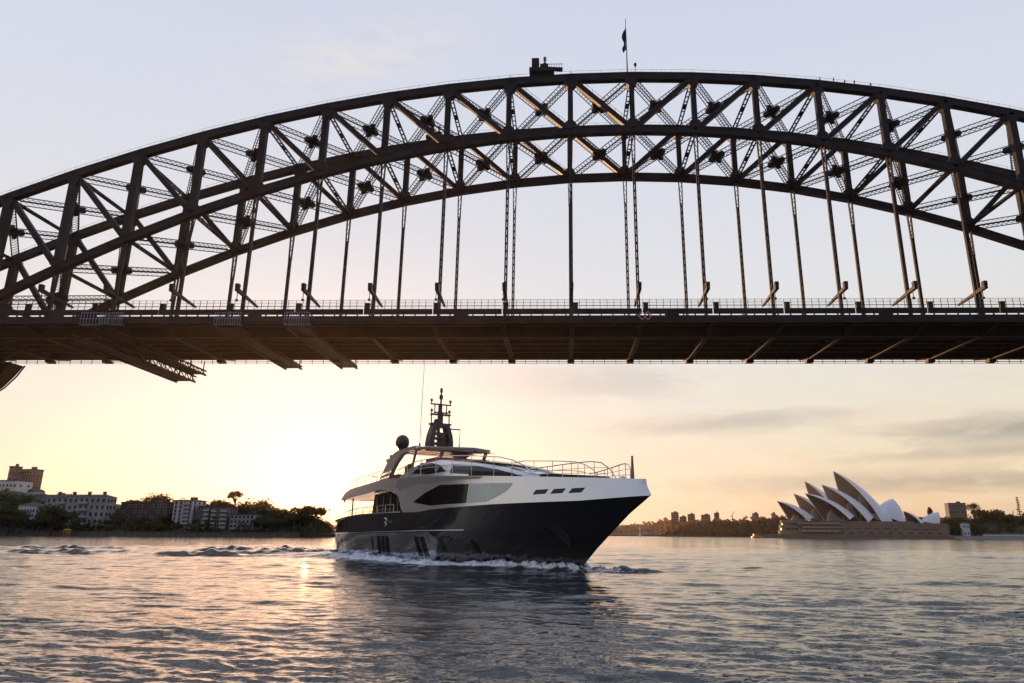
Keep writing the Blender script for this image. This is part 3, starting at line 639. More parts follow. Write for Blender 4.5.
def slab(pts, z0, z1):
    n = len(pts); m_ = MB(); return m_.add([(x, y, z0) for x, y in pts] + [(x, y, z1) for x, y in pts], [tuple(range(n))[::-1], tuple(range(n, 2 * n))] + [(i, (i + 1) % n, (i + 1) % n + n, i + n) for i in range(n)])
def arc(cx_, cy_, r_, a0, a1, n=14): return [(cx_ + r_ * math.cos(R(a0 + (a1 - a0) * i / n)), cy_ + r_ * math.sin(R(a0 + (a1 - a0) * i / n))) for i in range(n + 1)]
pod = OP(slab([(204, 696), (334, 696), (352, 800), (236, 800), (214, 738)], 3.4, 13.0).build('podium', M['granite'], op))
OP(slab([(208, 702), (306, 700), (322, 796), (240, 796), (219, 738)], 13.0, 14.6).build('podium', M['granite'], op))
for i_, (r_, z0, z1) in enumerate(((12.5, 3.4, 6.6), (10.8, 6.6, 8.6), (11.6, 8.6, 11.0), (9.5, 11.0, 12.6), (10.4, 12.6, 15.0))):
    OP(slab(arc(203, 708, r_, 90, 300) + [(215, 700), (216, 716)], z0, z1).build('round_terrace', M['granite'] if i_ % 2 == 0 else M['glass_bronze'], op))
for (x0, x1, z0, z1, yy) in ((206, 240, 5.2, 7.2, 694.6), (208, 244, 8.4, 10.0, 694.8), (204, 240, 11.6, 13.4, 695.0)):
    OP(MB().box(((x0 + x1) / 2, yy, (z0 + z1) / 2), (x1 - x0, 2.6, z1 - z0)).build('terrace', M['rib'], op))
    OP(MB().box(((x0 + x1) / 2 + 1, yy + .95, z1 + .5), (x1 - x0 - 3, .5, 1.0)).build('window_band', M['glass_bronze'], op))
for k in range(10):
    x = 248 + k * 8.2; OP(MB().box((x, 695.95, 8.6 - k * .1), (4.2 + (k * 37 % 5) * .5, .3, .8)).build('window', M['glass_bronze'], op))
for k in range(15):
    x = 208 + k * 8.4; OP(MB().box((x, 695.95, 4.7), (3.6, .3, 1.4)).build('opening', M['glass_bronze'], op))
tag(slab([(170, 689.5), (335, 689.5), (360, 805), (236, 805), (190, 712)], -1.5, 3.3).build('forecourt', M['granite']), kind='structure')
wall_strip('quay', 'long stone quay under the opera house', 753, 946, 688, 2.2, 2.6, M['granite'], 'quay')
# pale building, hut, spire and seawall at the right
block('pale flat roofed building rising behind the trees at right', 948.5, 965, 503.5, 6, 830, 12, R(-8), M['brick_tan'], 5, 6, 2.0, 2.2, name='office_building', cat='building', group='buildings on the right shore', side_cols=2)
block('small white hut on the seawall under the trees', 962.5, 969, 523.5, 2.2, 752, 6, R(-4), M['render_white'], 2, 2, 1.2, 1.6, roof='hip', name='hut', cat='hut', group='buildings on the right shore', side_cols=1)
c = atY(1012.6, 510, 792)
sp = empty('spire', (c.x, 792, 6)); tag(sp, 'slender white spire among the dark trees at right', 'spire'); MB().lathe([(2.2, 0), (1.8, 9), (1.0, 10), (.25, c.z - 6)], (0, 0, 0), 8).build('shaft', M['render_white'], sp); MB().box((0, 0, 9.6), (4, 4, .6)).build('cornice', M['render_white'], sp)
wall_strip('seawall', 'pale seawall with railings at the right edge', 944, 1330, 748, 2.6, 1.2, M['trim'])
b = MB(); a = atY(983, 530, 750); b.box((a.x + 60, 751.5, 3.4), (120, .6, 1.3))
for k in range(40): b.box((a.x + 1.5 + k * 3, 751.0, 4.3), (.3, .3, 1.6))
tag(b.build('railing', M['render_white']), 'white promenade railing on the right seawall', 'railing')
c = atY(639.5, 533, 1000)
bc = empty('beacon', (c.x, 996, 0)); tag(bc, 'small white harbour beacon standing in water off the far shore', 'beacon'); MB().lathe([(1.6, -2), (1.4, 3), (.8, 3.2), (.7, 8.5), (1.1, 8.7), (1.0, 10.5), (.2, 11.5)], n=10).build('tower', M['render_white'], bc)
# small boat near the opera house, its yellow light painted into the colour
c = atY(757, 537.8, 672)
fb = empty('harbour_boat', (c.x, 672, 0), R(4)); tag(fb, 'small yellow-lit boat with white roof lying off the opera house quay', 'boat')
q = MB(); n = 9; rows = []
for k in range(n):
    x = -4.5 + 9 * k / (n - 1); wv = 1.5 * (1 - max(0, (x - 1) / 3.6) ** 2); rows.append([(x, -wv, 1.5 + .03 * x), (x, -wv * .8, .4), (x, 0, -.5), (x, wv * .8, .4), (x, wv, 1.5 + .03 * x)])
q.grid(rows); q.add(rows[0], [(0, 1, 2, 3, 4)]); q.add([r_[0] for r_ in rows] + [r_[4] for r_ in rows][::-1], [tuple(range(2 * n))]); q.build('hull', M['yellow'], fb)
q = MB(); q.prism([(-3, 1.5), (1.6, 1.5), (1.2, 3.2), (-2.8, 3.2)], -1.1, 1.1); cb_ = q.build('cabin', M['yellow'], fb)
for s in (-1, 1): MB().box((-.9, s * 1.12, 2.6), (3.0, .06, .7)).build('window', M['pane'], cb_)
MB().box((-.8, 0, 3.3), (4.6, 2.6, .16)).build('roof', M['render_white'], fb)
# ------------------------------------------------------------------ arch bridge
PAN, BX0, YN, YF = 17.96, 20.2, 195.8, 225.8
KS = list(range(-13, 11))
def bx(k): return BX0 + PAN * k
def zt(k): return 131.9 - 0.376 * k * k + 4.5e-6 * k ** 4
def zb(k): return 114.3 - 0.5263 * k * k + 1.184e-4 * k ** 4
br = empty('arch_bridge', (BX0, (YN + YF) / 2, 55)); tag(br, 'huge dark steel arch bridge spanning the harbour overhead', 'bridge')
BP = Matrix.Translation((-BX0, -(YN + YF) / 2, -55))
def bpart(mb, name, m_, parent=None, **k):
    o = mb.build(name, m_, parent or br, **k)
    o.matrix_parent_inverse = BP if parent is None else Matrix.Identity(4)
    return o
ST = M['steel']
XL, XR = bx(-13) - 60, bx(10) + 60
ZD = 56.0
for Y in (YN, YF):
    for nm, fz in (('top_chord', zt), ('bottom_chord', zb)):
        b = MB(); tk = 2.3 if nm == 'top_chord' else 2.2
        for k in KS[:-1]:
            a, c = Vector((bx(k), Y, fz(k))), Vector((bx(k + 1), Y, fz(k + 1))); d = (c - a).normalized()
            b.beam(a - d * .05, c + d * .05, 1.9, tk, (0, 1, 0))
            for sy in (-1, 1):                                  # flange lips along the chord edges
                b.beam(a + Vector((0, sy * .98, tk / 2 - .12)), c + Vector((0, sy * .98, tk / 2 - .12)), .22, .3, (0, 1, 0))
                b.beam(a + Vector((0, sy * .98, -tk / 2 + .12)), c + Vector((0, sy * .98, -tk / 2 + .12)), .22, .3, (0, 1, 0))
        o = bpart(b, nm, ST)
        if nm == 'top_chord':
            h = MB()
            for k in KS[:-1]:
                a, c = Vector((bx(k), Y, fz(k) + tk / 2)), Vector((bx(k + 1), Y, fz(k + 1) + tk / 2))
                for sy in (-.9, .9):
                    off = Vector((0, sy, 0)); h.beam(a + off + Vector((0, 0, .95)), c + off + Vector((0, 0, .95)), .045, .045, (0, 1, 0))
                    for q in range(6):
                        p = a.lerp(c, q / 6) + off; h.beam(p, p + Vector((0, 0, .95)), .045, .045, (0, 1, 0))
            bpart(h, 'handrail', ST, o)
    for k in KS:
        w = 1.15 + .075 * abs(k)
        b = MB(); b.beam((bx(k), Y, zb(k)), (bx(k), Y, zt(k)), 1.9, w, (0, 1, 0))
        for s in (-1, 1): b.beam((bx(k) + s * w * .5, Y - .97, zb(k)), (bx(k) + s * w * .5, Y - .97, zt(k)), .12, .3, (0, 1, 0))
        bpart(b, 'upright', ST)
        for fz, sg in ((zt, -1), (zb, 1)):
            g = MB()
            if 1:
                g.prism([(bx(k) - 1.9, fz(k) + sg * 1.0), (bx(k) + 1.9, fz(k) + sg * 1.0), (bx(k) + 1.5, fz(k) + sg * 2.7), (bx(k) + .7, fz(k) + sg * 3.4), (bx(k) - .7, fz(k) + sg * 3.4), (bx(k) - 1.5, fz(k) + sg * 2.7)], Y - 1.08, Y + 1.08)
            bpart(g, 'gusset_plate', ST)
    for k in KS[:-1]:
        a, c = ((k, zt(k)), (k + 1, zb(k + 1))) if k < 0 else ((k + 1, zt(k + 1)), (k, zb(k)))
        b = MB(); p, q = Vector((bx(a[0]), Y, a[1])), Vector((bx(c[0]), Y, c[1])); d = (q - p).normalized()
        b.beam(p, q, 1.5, 1.45, (0, 1, 0))
        o = bpart(b, 'diagonal', ST)
        if k in (-1, -2):                                       # stair with rails climbing this diagonal
            h = MB(); up = Vector((0, 0, 1))
            for q_ in range(22):
                s = p.lerp(q, q_ / 22) + up * .9; h.box(s + Vector((0, 0, .1)), (.5, 1.5, .12))
                if q_ % 2 == 0:
                    for sy in (-.75, .75): h.beam(s + Vector((0, sy, 0)), s + Vector((0, sy, 1.2)), .08, .08)
            for sy in (-.75, .75): h.beam(p + up * 2.1 + Vector((0, sy, 0)), q + up * 2.1 + Vector((0, sy, 0)), .08, .08)
            bpart(h, 'stair', ST, o)
    for k in KS:
        if zb(k) < ZD + 4: continue
        b = MB(); z1 = zb(k) - 1.0; z0 = ZD - .5; zm = z1 - min(8.0, (z1 - z0) * .3)
        for s in (-1, 1): b.beam((bx(k) + s * .36, Y, zm - .6), (bx(k) + s * .52, Y, z1), .9, .26, (0, 1, 0))
        n = max(2, int((z1 - zm) / 1.6))
        for i in range(n):
            za, zc = zm + (z1 - zm) * i / n, zm + (z1 - zm) * (i + 1) / n; s = 1 if i % 2 else -1
            b.beam((bx(k) - s * .4, Y - .3, za), (bx(k) + s * .45, Y - .3, zc), .12, .14, (0, 1, 0))
        for s in (-1, 1): b.beam((bx(k) + s * .26, Y, z0), (bx(k) + s * .26, Y, zm), .9, .34, (0, 1, 0))
        n = int((zm - z0) / 2.2)
        for i in range(n): b.box((bx(k), Y, z0 + (zm - z0) * (i + .5) / n), (.4, .7, .45))
        bpart(b, 'hanger', ST)
        if Y == YN:                                             # lamp outrigger crossing the near hanger
            a = MB(); a.beam((bx(k), YN + 9.6, 64.0), (bx(k), YN - 5.2, 64.7), .45, .5, (1, 0, 0), w2=.9, h2=1.0); a.beam((bx(k), YN - 4.9, 65.4), (bx(k), YN + 4, 64.6), .12, .12, (1, 0, 0))
            o = bpart(a, 'lamp_outrigger', ST)
            l = MB(); l.box((bx(k), YN - 4.6, 65.7), (1.0, 1.3, 1.1)); l.box((bx(k) - .3, YN - 3.6, 63.2), (.16, .16, 2.2)); l.box((bx(k) - .3, YN - 3.6, 62.0), (.6, .6, .5)); bpart(l, 'lamp_head', ST, o)
# laced wind bracing between the two trusses, in the planes of both chord pairs
for nm, fz, off in (('top_lateral', zt, -.6), ('bottom_lateral', zb, .4)):
    for k in KS[:-1]:
        b = MB(); n0, n1 = Vector((bx(k), YN, fz(k) + off)), Vector((bx(k + 1), YN, fz(k + 1) + off)); f0, f1 = Vector((bx(k), YF, n0.z)), Vector((bx(k + 1), YF, n1.z))
        pl = (n1 - n0).cross(f0 - n0)
        for a, c in ((n0, f1), (n1, f0)):
            d = (c - a).normalized(); b.lattice(a + d * 2.0, c - d * 2.0, 1.9, d.cross(pl), 1.5)
        ctr = (n0 + f1) / 2; t = (n1 - n0).normalized()
        for a, c in ((n0, f1), (n1, f0)):
            d = (c - a).normalized(); b.beam(ctr - d * 2.9, ctr + d * 2.9, 1.25, 1.5, d.cross(pl))
        bpart(b, nm, ST)
    for k in KS:
        b = MB(); a, c = Vector((bx(k), YN + 1, fz(k) + off)), Vector((bx(k), YF - 1, fz(k) + off))
        for s in (-.5, .5):
            b.beam(a + Vector((s, 0, 0)), c + Vector((s, 0, 0)), .3, .55, (1, 0, 0))
        for i in range(1, 10): b.box((bx(k), a.y + (c.y - a.y) * i / 10, a.z), (.8, .22, .3))
        b.box((bx(k), (YN + YF) / 2, a.z), (1.3, 2.4, .5))
        bpart(b, 'cross_strut', ST)
# deck
YE, YFE = YN - 9.4, YF + 9.4
dk = bpart(MB().box(((XL + XR) / 2, (YE + YFE) / 2 + .6, 55.75), (XR - XL, YFE - YE - 2.6, .55)), 'deck', M['slab'])
for y, z, h, w in ((YE + .25, 55.0, 1.75, .5), (YFE - .25, 55.65, .45, .5)):
    bpart(MB().box(((XL + XR) / 2, y, z), (XR - XL, w, h)).box(((XL + XR) / 2, y - .02, z - h / 2 - .06), (XR - XL, w + .5, .12)), 'edge_girder', M['steel'], dk)
bpart(MB().box(((XL + XR) / 2, YN, 53.95), (XR - XL, .9, 2.75)).box(((XL + XR) / 2, YN, 52.5), (XR - XL, 1.5, .16)), 'truss_girder', M['steel_brown'], dk)
bpart(MB().box(((XL + XR) / 2, YF, 54.4), (XR - XL, .9, 2.05)), 'truss_girder', M['steel_brown'], dk)
for i in range(9):
    y = YE + 3.6 + i * 5.1
    if abs(y - YN) < 1.2 or abs(y - YF) < 1.2: y += 1.6
    bpart(MB().box(((XL + XR) / 2, y, 54.9), (XR - XL, .4, 1.14)).box(((XL + XR) / 2, y, 54.28), (XR - XL, .8, .1)), 'stringer', M['steel_brown'], dk)
for k in range(-16, 14):
    b = MB(); x = bx(k)
    poly = [(YE + .6, 55.46), (YE + .6, 54.5), (YN, 52.75), (YF, 53.1), (YFE - .6, 54.9), (YFE - .6, 55.46)]
    vs = [(x - .35, y, z) for y, z in poly] + [(x + .35, y, z) for y, z in poly]; n = len(poly)
    b.add(vs, [tuple(range(n)), tuple(range(n, 2 * n))[::-1]] + [(i, (i + 1) % n, (i + 1) % n + n, i + n) for i in range(n)])
    b.beam((x, YN - 8.6, 54.42), (x, YN, 52.66), 1.3, .14, (1, 0, 0)); b.beam((x, YN, 52.66), (x, YF, 53.0), 1.3, .14, (1, 0, 0)); b.beam((x, YF, 53.0), (x, YFE - .7, 54.8), 1.3, .14, (1, 0, 0))
    o = bpart(b, 'cross_girder', M['steel_brown'], dk)
    q = MB(); q.box((x, YF + .2, 52.55), (2.1, 2.4, .8)); q.box((x, YF, 53.4), (1.5, 1.8, 1.2)); bpart(q, 'hanger_shoe', M['steel_brown'], dk)
    q = MB()
    for s in range(7):
        xx = x + PAN * (s + .5) / 7.0; q.box((xx, YN + 8, 54.4), (.3, .3, .5))
    # near footway: raised parapet over an open slot, and a tall mesh fence
    f = MB(); x0 = x + .12; x1 = x + PAN - .12; xm = (x0 + x1) / 2
    f.box((xm, YE + .2, 57.0), (x1 - x0, .4, 1.42))
    for s in range(6):
        xx = x0 + (x1 - x0) * (s + .5) / 6; f.box((xx, YE + .25, 56.15), (.35 if s != 2 else 3.6 if k % 3 == 0 else .3, .3, .65))
    bpart(f, 'parapet', M['steel'], dk)
    f = MB()
    for s in range(10):
        xx = x0 + (x1 - x0) * s / 10; f.box((xx, YE + .2, 58.95), (.11, .11, 2.55))
    for z, t in ((58.55, .13), (60.2, .05), (59.4, .04)): f.box((xm, YE + .2, z), (x1 - x0, .07, t))
    for z in np.linspace(57.9, 60.1, 9): f.box((xm, YE + .2, z), (x1 - x0, .025, .025))
    bpart(f, 'mesh_fence', M['steel'], dk)
    bpart(MB().box((x + .9, YE + .3, 58.1), (1.2, .9, 1.9)).box((x + .9, YE + .3, 59.15), (1.4, 1.1, .2)), 'service_box', M['steel'], dk)
    f = MB(); f.box((xm, YFE - .1, 54.55), (x1 - x0, .16, .2)); f.box((xm, YFE - .1, 53.95), (x1 - x0, .1, .1))
    for s in range(5): f.box((x0 + (x1 - x0) * s / 5, YFE - .1, 54.6), (.16, .16, 1.4))
    for z in (57.3, 58.2): f.box((xm, YFE - .1, z), (x1 - x0, .09, .09))
    for s in range(6): f.box((x0 + (x1 - x0) * s / 6, YFE - .1, 57.0), (.1, .1, 2.4))
    bpart(f, 'far_railing', M['steel'], dk)
M['pylon'] = mat('grey_granite_masonry', (0.24, 0.21, 0.19), 0.9, noise=.25, nscale=.15)
for X in (bx(-14) - 16, bx(14) + 16):
    b = MB(); b.box((X, (YN + YF) / 2, 25), (46, 64, 58)); bpart(b, 'abutment', M['pylon'])
    for Y in (YN - 14, YF + 14):
        b = MB()
        for z0, z1, w0, w1 in ((0, 60, 17, 15.5), (60, 80, 14.6, 13.6), (80, 85, 14.4, 14.0), (85, 89, 12, 11.6)):
            vs = [(X + sx * w / 2, Y + sy * w * .62, z) for z, w in ((z0, w0), (z1, w1)) for sx, sy in ((-1, -1), (1, -1), (1, 1), (-1, 1))]
            b.add(vs, [(3, 2, 1, 0), (4, 5, 6, 7), (0, 1, 5, 4), (1, 2, 6, 5), (2, 3, 7, 6), (3, 0, 4, 7)])
        bpart(b, 'pylon', M['pylon'])
# travelling maintenance gantries hung below the deck
def gantry(label, X, w, z, dz, big=False):
    r_ = empty('maintenance_gantry', (X, YFE - 3, z)); tag(r_, label, 'gantry', 'maintenance gantries under the deck')
    L_ = YFE - YE + (6 if big else 2.0); b = MB()
    for s in (-1, 1):
        b.box((s * w / 2, -L_ / 2 + 4, 0), (.5, L_, .5)); b.box((s * w / 2, -L_ / 2 + 4, dz), (.4, L_, .4))
        n = 16
        for i in range(n):
            y0, y1 = 4 - L_ * i / n, 4 - L_ * (i + 1) / n; b.beam((s * w / 2, y0, 0), (s * w / 2, y1, dz), .22, .22, (1, 0, 0)); b.beam((s * w / 2, y1, 0), (s * w / 2, y1, dz), .2, .2, (1, 0, 0))
    b.build('truss', M['steel'], r_)
    MB().box((0, -L_ / 2 + 4, .3), (w - .6, L_ - .4, .12)).build('walkway', M['steel'], r_)
    b = MB()
    for s in (-1, 1):
        for i in range(6): b.box((s * w / 2, 2 - L_ * i / 6.3, dz / 2 + 1.6), (.25, .25, abs(dz) + 2.6))
    b.build('suspension_rod', M['steel'], r_)
    c = MB(); y = YE - (YFE - 3) - 1.0; zc = 55.0 - z; cw = w * 1.35
    for i in range(11):
        x = -cw / 2 + cw * i / 10
        c.box((x, y, zc), (.12, .1, 3.2)); c.box((x, y + 1.3, zc), (.12, .1, 3.2))
    for q in (-1.6, 0, 1.6): c.box((0, y, zc + q), (cw, .14, .14)); c.box((0, y + 1.3, zc + q), (cw, .14, .14))
    c.box((0, y + .65, zc - 1.6), (cw, 1.3, .1))
    c.build('access_cage', M['cage'], r_)
gantry('large dark maintenance gantry hanging lowest below the left of the deck', -121.0, 6.0, 48.2, 1.7, True)
gantry('second big gantry close beside the lowest one under the deck', -117.0, 4.2, 50.4, 1.3, True)
gantry('slim gantry under the deck with a pale blue cage at its near end', -86.5, 5.0, 52.4, 0.8)
gantry('slim gantry under the deck nearest the bright sun glow', -68.5, 4.8, 52.6, .7)
r_ = empty('access_platform', (-184.5, YF, 50)); tag(r_, 'dark netted access platform under the deck at the left picture edge', 'platform')
b = MB(); b.prism([(-14, 2.4), (12.5, 2.4), (10.5, -.6), (7.5, -4.2), (4.0, -7.0), (-14, -7.6)], 0, 6.0); b.build('netting', M['steel'], r_); b = MB()
for y in (-.2, 6.2): b.tube([(12.8, y, 2.6), (10.8, y, -.8), (7.7, y, -4.4), (4, y, -7.2), (-14, y, -7.8)], .25, 6)
b.build('frame', M['steel_brown'], r_)
# cranes on the arch, flagpole, beacon, navigation marks
def arch_crane(label, X, Y, z, s=1.0):
    r_ = empty('arch_crane', (X, Y, z)); tag(r_, label, 'crane', 'maintenance cranes on the arch')
    MB().box((-1 * s, 0, .9 * s), (7.4 * s, 3.2, 1.2 * s)).box((-2 * s, -.4, -2.6 * s), (8 * s, 1.0, 1.2 * s)).build('carriage', M['steel'], r_)
    MB().box((-2.9 * s, 0, 3.2 * s), (2.2 * s, 2.4, 3.4 * s)).box((-.3 * s, 0, 2.2 * s), (2.4 * s, 2.2, 1.6 * s)).build('cabin', M['steel'], r_)
    b = MB(); b.tube([(-.2 * s, 0, 3 * s), (-.1 * s, 0, 6.4 * s)], .2, 6, r2=.1)
    for q in (3.8, 4.8, 5.6): b.box((-.1 * s, 0, q * s), (.9 * s, .5, .35 * s))
    b.build('mast', M['steel'], r_)
    b = MB(); b.beam((1 * s, 0, 1.9 * s), (5.2 * s, 0, 1.6 * s), 1.6, .5, (0, 1, 0))
    for q in range(6): b.box((1.2 * s + q * .75 * s, -.8, 2.5 * s), (.1, .1, 1.3 * s))
    b.box((3 * s, -.8, 3.0 * s), (4.6 * s, .1, .12)); b.build('boom', M['steel'], r_)
arch_crane('dark maintenance crane riding on top of the near arch left of the flag', -5.2, YN, 133.2)
arch_crane('dark maintenance crane riding on the far arch behind the middle chord', -41.5, YF, 128.2, .9)
fp = empty('flagpole', (19.2, YN, 133)); tag(fp, 'tall flagpole with a furled dark flag at the crown of the arch', 'flagpole')
MB().tube([(0, 0, 0), (0, 0, 8), (-.1, 0, 19.3)], .2, 8, r2=.08).build('pole', M['steel'], fp)
b = MB(); P = []
for i in range(9):
    z = 8.5 + 7.6 * i / 8; P.append([(-.15 - (.9 + .35 * math.sin(i * 1.3)) * j / 5, .28 * math.sin(j * 2.1 + i * .8), z - .25 * j) for j in range(6)])
b.grid(P); P2 = [[(x, y + .06, z) for x, y, z in r2] for r2 in P]; b.grid(P2, flip=True); b.build('flag', M['flag'], fp, smooth=True)
ab = empty('arch_beacon', (21.6, YN, 133)); tag(ab, 'tiny aircraft warning lamp on a stalk right of the flagpole', 'lamp')
MB().tube([(0, 0, 0), (0, 0, 2.6)], .09, 6).build('stalk', M['steel'], ab); MB().lathe([(.25, 0), (.4, .3), (.4, .9), (.15, 1.2)], (0, 0, 2.6), 10).build('lamp', M['steel'], ab)
ns = empty('navigation_mark', (20.8, YE - .12, 55.75)); tag(ns, 'pair of pink diamond outlines mounted on the middle of the deck edge', 'sign')
for s in (-.72, .72):
    b = MB(); pts = [(s - 1.0, 0, 0), (s, 0, 1.1), (s + 1.0, 0, 0), (s, 0, -1.1)]
    for i in range(4): b.beam(pts[i], pts[(i + 1) % 4], .12, .22, (0, 1, 0))
    b.build('diamond', M['sign_pink'], ns)
# climbers walking up the arch
M['suit'] = mat('dark_climb_suit', (0.045, 0.05, 0.07), 0.9, noise=.2); M['skin'] = mat('skin', (0.42, 0.25, 0.18), 0.6, noise=.05); M['hair'] = mat('dark_hair', (.02, .015, .012), .7, noise=.2)
def person_mesh(stride):
    me = bpy.data.meshes.new('person'); J = [((0, 0, .95), .15), ((0, 0, 1.2), .145), ((0, .0, 1.42), .15), ((0, 0, 1.52), .06), ((.02, 0, 1.66), .095), ((.02, 0, 1.76), .075),
        ((0, .1, .9), .10), ((.12 * stride, .11, .5), .075), ((.02 * stride, .11, .08), .05), ((.16 * stride + .04, .11, .04), .045), ((0, -.1, .9), .10), ((-.06 * stride, -.11, .5), .075), ((-.28 * stride, -.11, .1), .05), ((-.16 * stride, -.11, .04), .045),
        ((0, .2, 1.42), .065), ((-.1, .26, 1.14), .048), ((.08, .27, .92), .036), ((0, -.2, 1.42), .065), ((.1, -.26, 1.14), .048), ((.3, -.25, 1.0), .036)]
    E_ = [(0, 1), (1, 2), (2, 3), (3, 4), (4, 5), (0, 6), (6, 7), (7, 8), (8, 9), (0, 10), (10, 11), (11, 12), (12, 13), (2, 14), (14, 15), (15, 16), (2, 17), (17, 18), (18, 19)]
    me.from_pydata([j[0] for j in J], E_, []); o = bpy.data.objects.new('person', me); COL.objects.link(o)
    md = o.modifiers.new('skin', 'SKIN'); sv = me.skin_vertices[0].data
    for v, j in zip(sv, J): v.radius = (j[1], j[1])
    sv[0].use_root = True; o.modifiers.new('s', 'SUBSURF').levels = 1
    dg = bpy.context.evaluated_depsgraph_get(); m2 = bpy.data.meshes.new_from_object(o.evaluated_get(dg)); bpy.data.objects.remove(o)
    m2.materials.clear(); m2.materials.append(M['suit']); m2.materials.append(M['skin'])
    for p in m2.polygons: p.material_index = 1 if p.center.z > 1.53 else 0; p.use_smooth = True
    return m2
pm = [person_mesh(1.0), person_mesh(.55)]
hb = MB(); hb.lathe([(.0, .11), (.075, .09), (.105, .03), (.1, -.04)], (0, 0, 0), 10); hm = hb.build('hair', M['hair'], smooth=True); hme = hm.data; bpy.data.objects.remove(hm)
for i, (x, lb) in enumerate(((75.5, 'climber in dark suit leading the file down the arch'), (79.3, 'climber in dark suit second in the file on the arch'), (82.6, 'climber in dark suit midway in the file on the arch'), (85.2, 'climber in dark suit fourth in the file on the arch'), (90.0, 'last climber in dark suit trailing the file on the arch'))[::1]):
    k = (x - BX0) / PAN; k0 = math.floor(k); f_ = k - k0; z = zt(k0) * (1 - f_) + zt(k0 + 1) * f_ + 1.15
    p = bpy.data.objects.new('person', pm[i % 2]); COL.objects.link(p); p.location = (x, YN + (-.3 if i % 2 else .1), z); p.rotation_euler = (0, 0, R(180 + 6 * i)); p.scale = (1.03,) * 3
    tag(p, lb.replace('leading the file down', 'nearest the flag in the file on') if i == 0 else lb, 'person', 'climbers on the arch')
    h = bpy.data.objects.new('hair', hme); COL.objects.link(h); h.parent = p; h.location = (.0, 0, 1.76)
# ------------------------------------------------------------------ motor yacht (x forward, y port, z up)
M['hull'] = mat('dark_metallic_hull_paint', (0.017, 0.014, 0.013), 0.06, spec=0.6, coat=0.8, noise=0.1, nscale=0.3, bump=.35, bscale=.4)
M['hull_silver'] = mat('silver_hull_paint', (0.50, 0.49, 0.50), 0.12, metal=0.9, coat=.5, bump=.6, bscale=.5)
M['black_band'] = mat('black_gloss_band', (0.008, 0.008, 0.009), 0.12, spec=0.6, coat=.6)
M['ywhite'] = mat('pale_silver_gelcoat', (0.64, 0.66, 0.71), 0.20, metal=.75, coat=.5, noise=0.03)
M['yglass'] = mat('black_tinted_glass', (0.010, 0.008, 0.007), 0.08, spec=0.32)
M['ypale'] = mat('reflective_pale_glass', (0.36, 0.42, 0.43), 0.12, spec=0.8, metal=.2)
M['chrome'] = mat('polished_steel', (0.62, 0.62, 0.64), 0.18, metal=1.0)
M['cream'] = mat('cream_ceiling', (0.80, 0.60, 0.36), 0.16, noise=.05, coat=1.0)
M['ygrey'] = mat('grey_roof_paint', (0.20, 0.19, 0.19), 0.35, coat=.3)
M['ymast'] = mat('dark_mast_paint', (0.05, 0.04, 0.036), 0.4)
M['teak'] = mat('teak_deck', (0.30, 0.19, 0.10), 0.7, noise=.2, nscale=3)
M['cushion'] = mat('dark_cushion', (0.04, 0.035, 0.035), 0.9, noise=.2)
M['tan'] = mat('tan_upholstery', (0.36, 0.22, 0.14), 0.8, noise=.15)
M['orange'] = mat('rust_cushion', (0.42, 0.12, 0.06), 0.8, noise=.15)
yt = empty('motor_yacht', YORG, YA); tag(yt, 'large dark hulled motor yacht under way with white topsides and tall mast', 'yacht')
yt.location.z = 0
def ip(x, xs, zs): return float(np.interp(x, xs, zs))
def z_sheer(x): return ip(x, [-1.6, -.9, 0.4, 7, 15, 21.4, 23.6, 33, 41, 45.6], [3.2, 3.55, 3.75, 4.02, 4.06, 4.03, 4.18, 4.33, 4.36, 4.58])
def x_stem(z): return ip(z, [-1.5, 0, 1.45, 2.5, 3.79, 4.58, 5.53], [35.5, 38, 40.06, 41.75, 43.9, 45.6, 44.85])
def x_aft(z): return ip(z, [-1.2, 0, 2.3, 3.7], [-1.5, -1.5, -1.5, -.9])
def hb(x, z):
    """half breadth of the hull below the sheer"""
    t = min(1, max(0, (z + 1.2) / 5.6)); e = 1.75 + 1.5 * t; x0 = 12 + 8 * t; xe = x_stem(z); B = 3.72 + .40 * min(1, max(0, z) / 2.4)
    if x > xe: return 0.0
    s = max(0.0, (x - x0) / (xe - x0)); return B * (1 - s ** e) * (1 - .06 * max(0, (4 - x) / 4) ** 2)
def z_bul(x): return ip(x, [.45, 1.0, 1.75, 3.6, 12.4, 20, 32, 40.8, 44.2, 45.0], [5.66, 6.0, 6.36, 6.65, 7.10, 6.95, 6.30, 5.78, 5.58, 5.53])
def z_low(x): return ip(x, [.45, 7.5, 12.2, 15.2, 16.4, 16.9, 17.3, 17.8, 18.2], [5.58, 5.95, 6.2, 5.85, 5.45, 5.0, 4.5, 4.15, 4.06]) if x < 18.2 else z_sheer(x)
def tb(x, z):
    """half breadth of the topsides above the sheer"""
    zs = z_sheer(x); u = min(1.2, max(0, (z - zs) / 1.5)); xe = 45.6 - .55 * u * .9
    if x >= xe: return 0.0
    s = max(0.0, (x - 20) / (xe - 20)); return 4.12 * (1 - s ** 3.25) * (1 - .035 * u)
def yb(mb, name, m_, parent=None, **k): return mb.build(name, m_, parent or yt, **k)
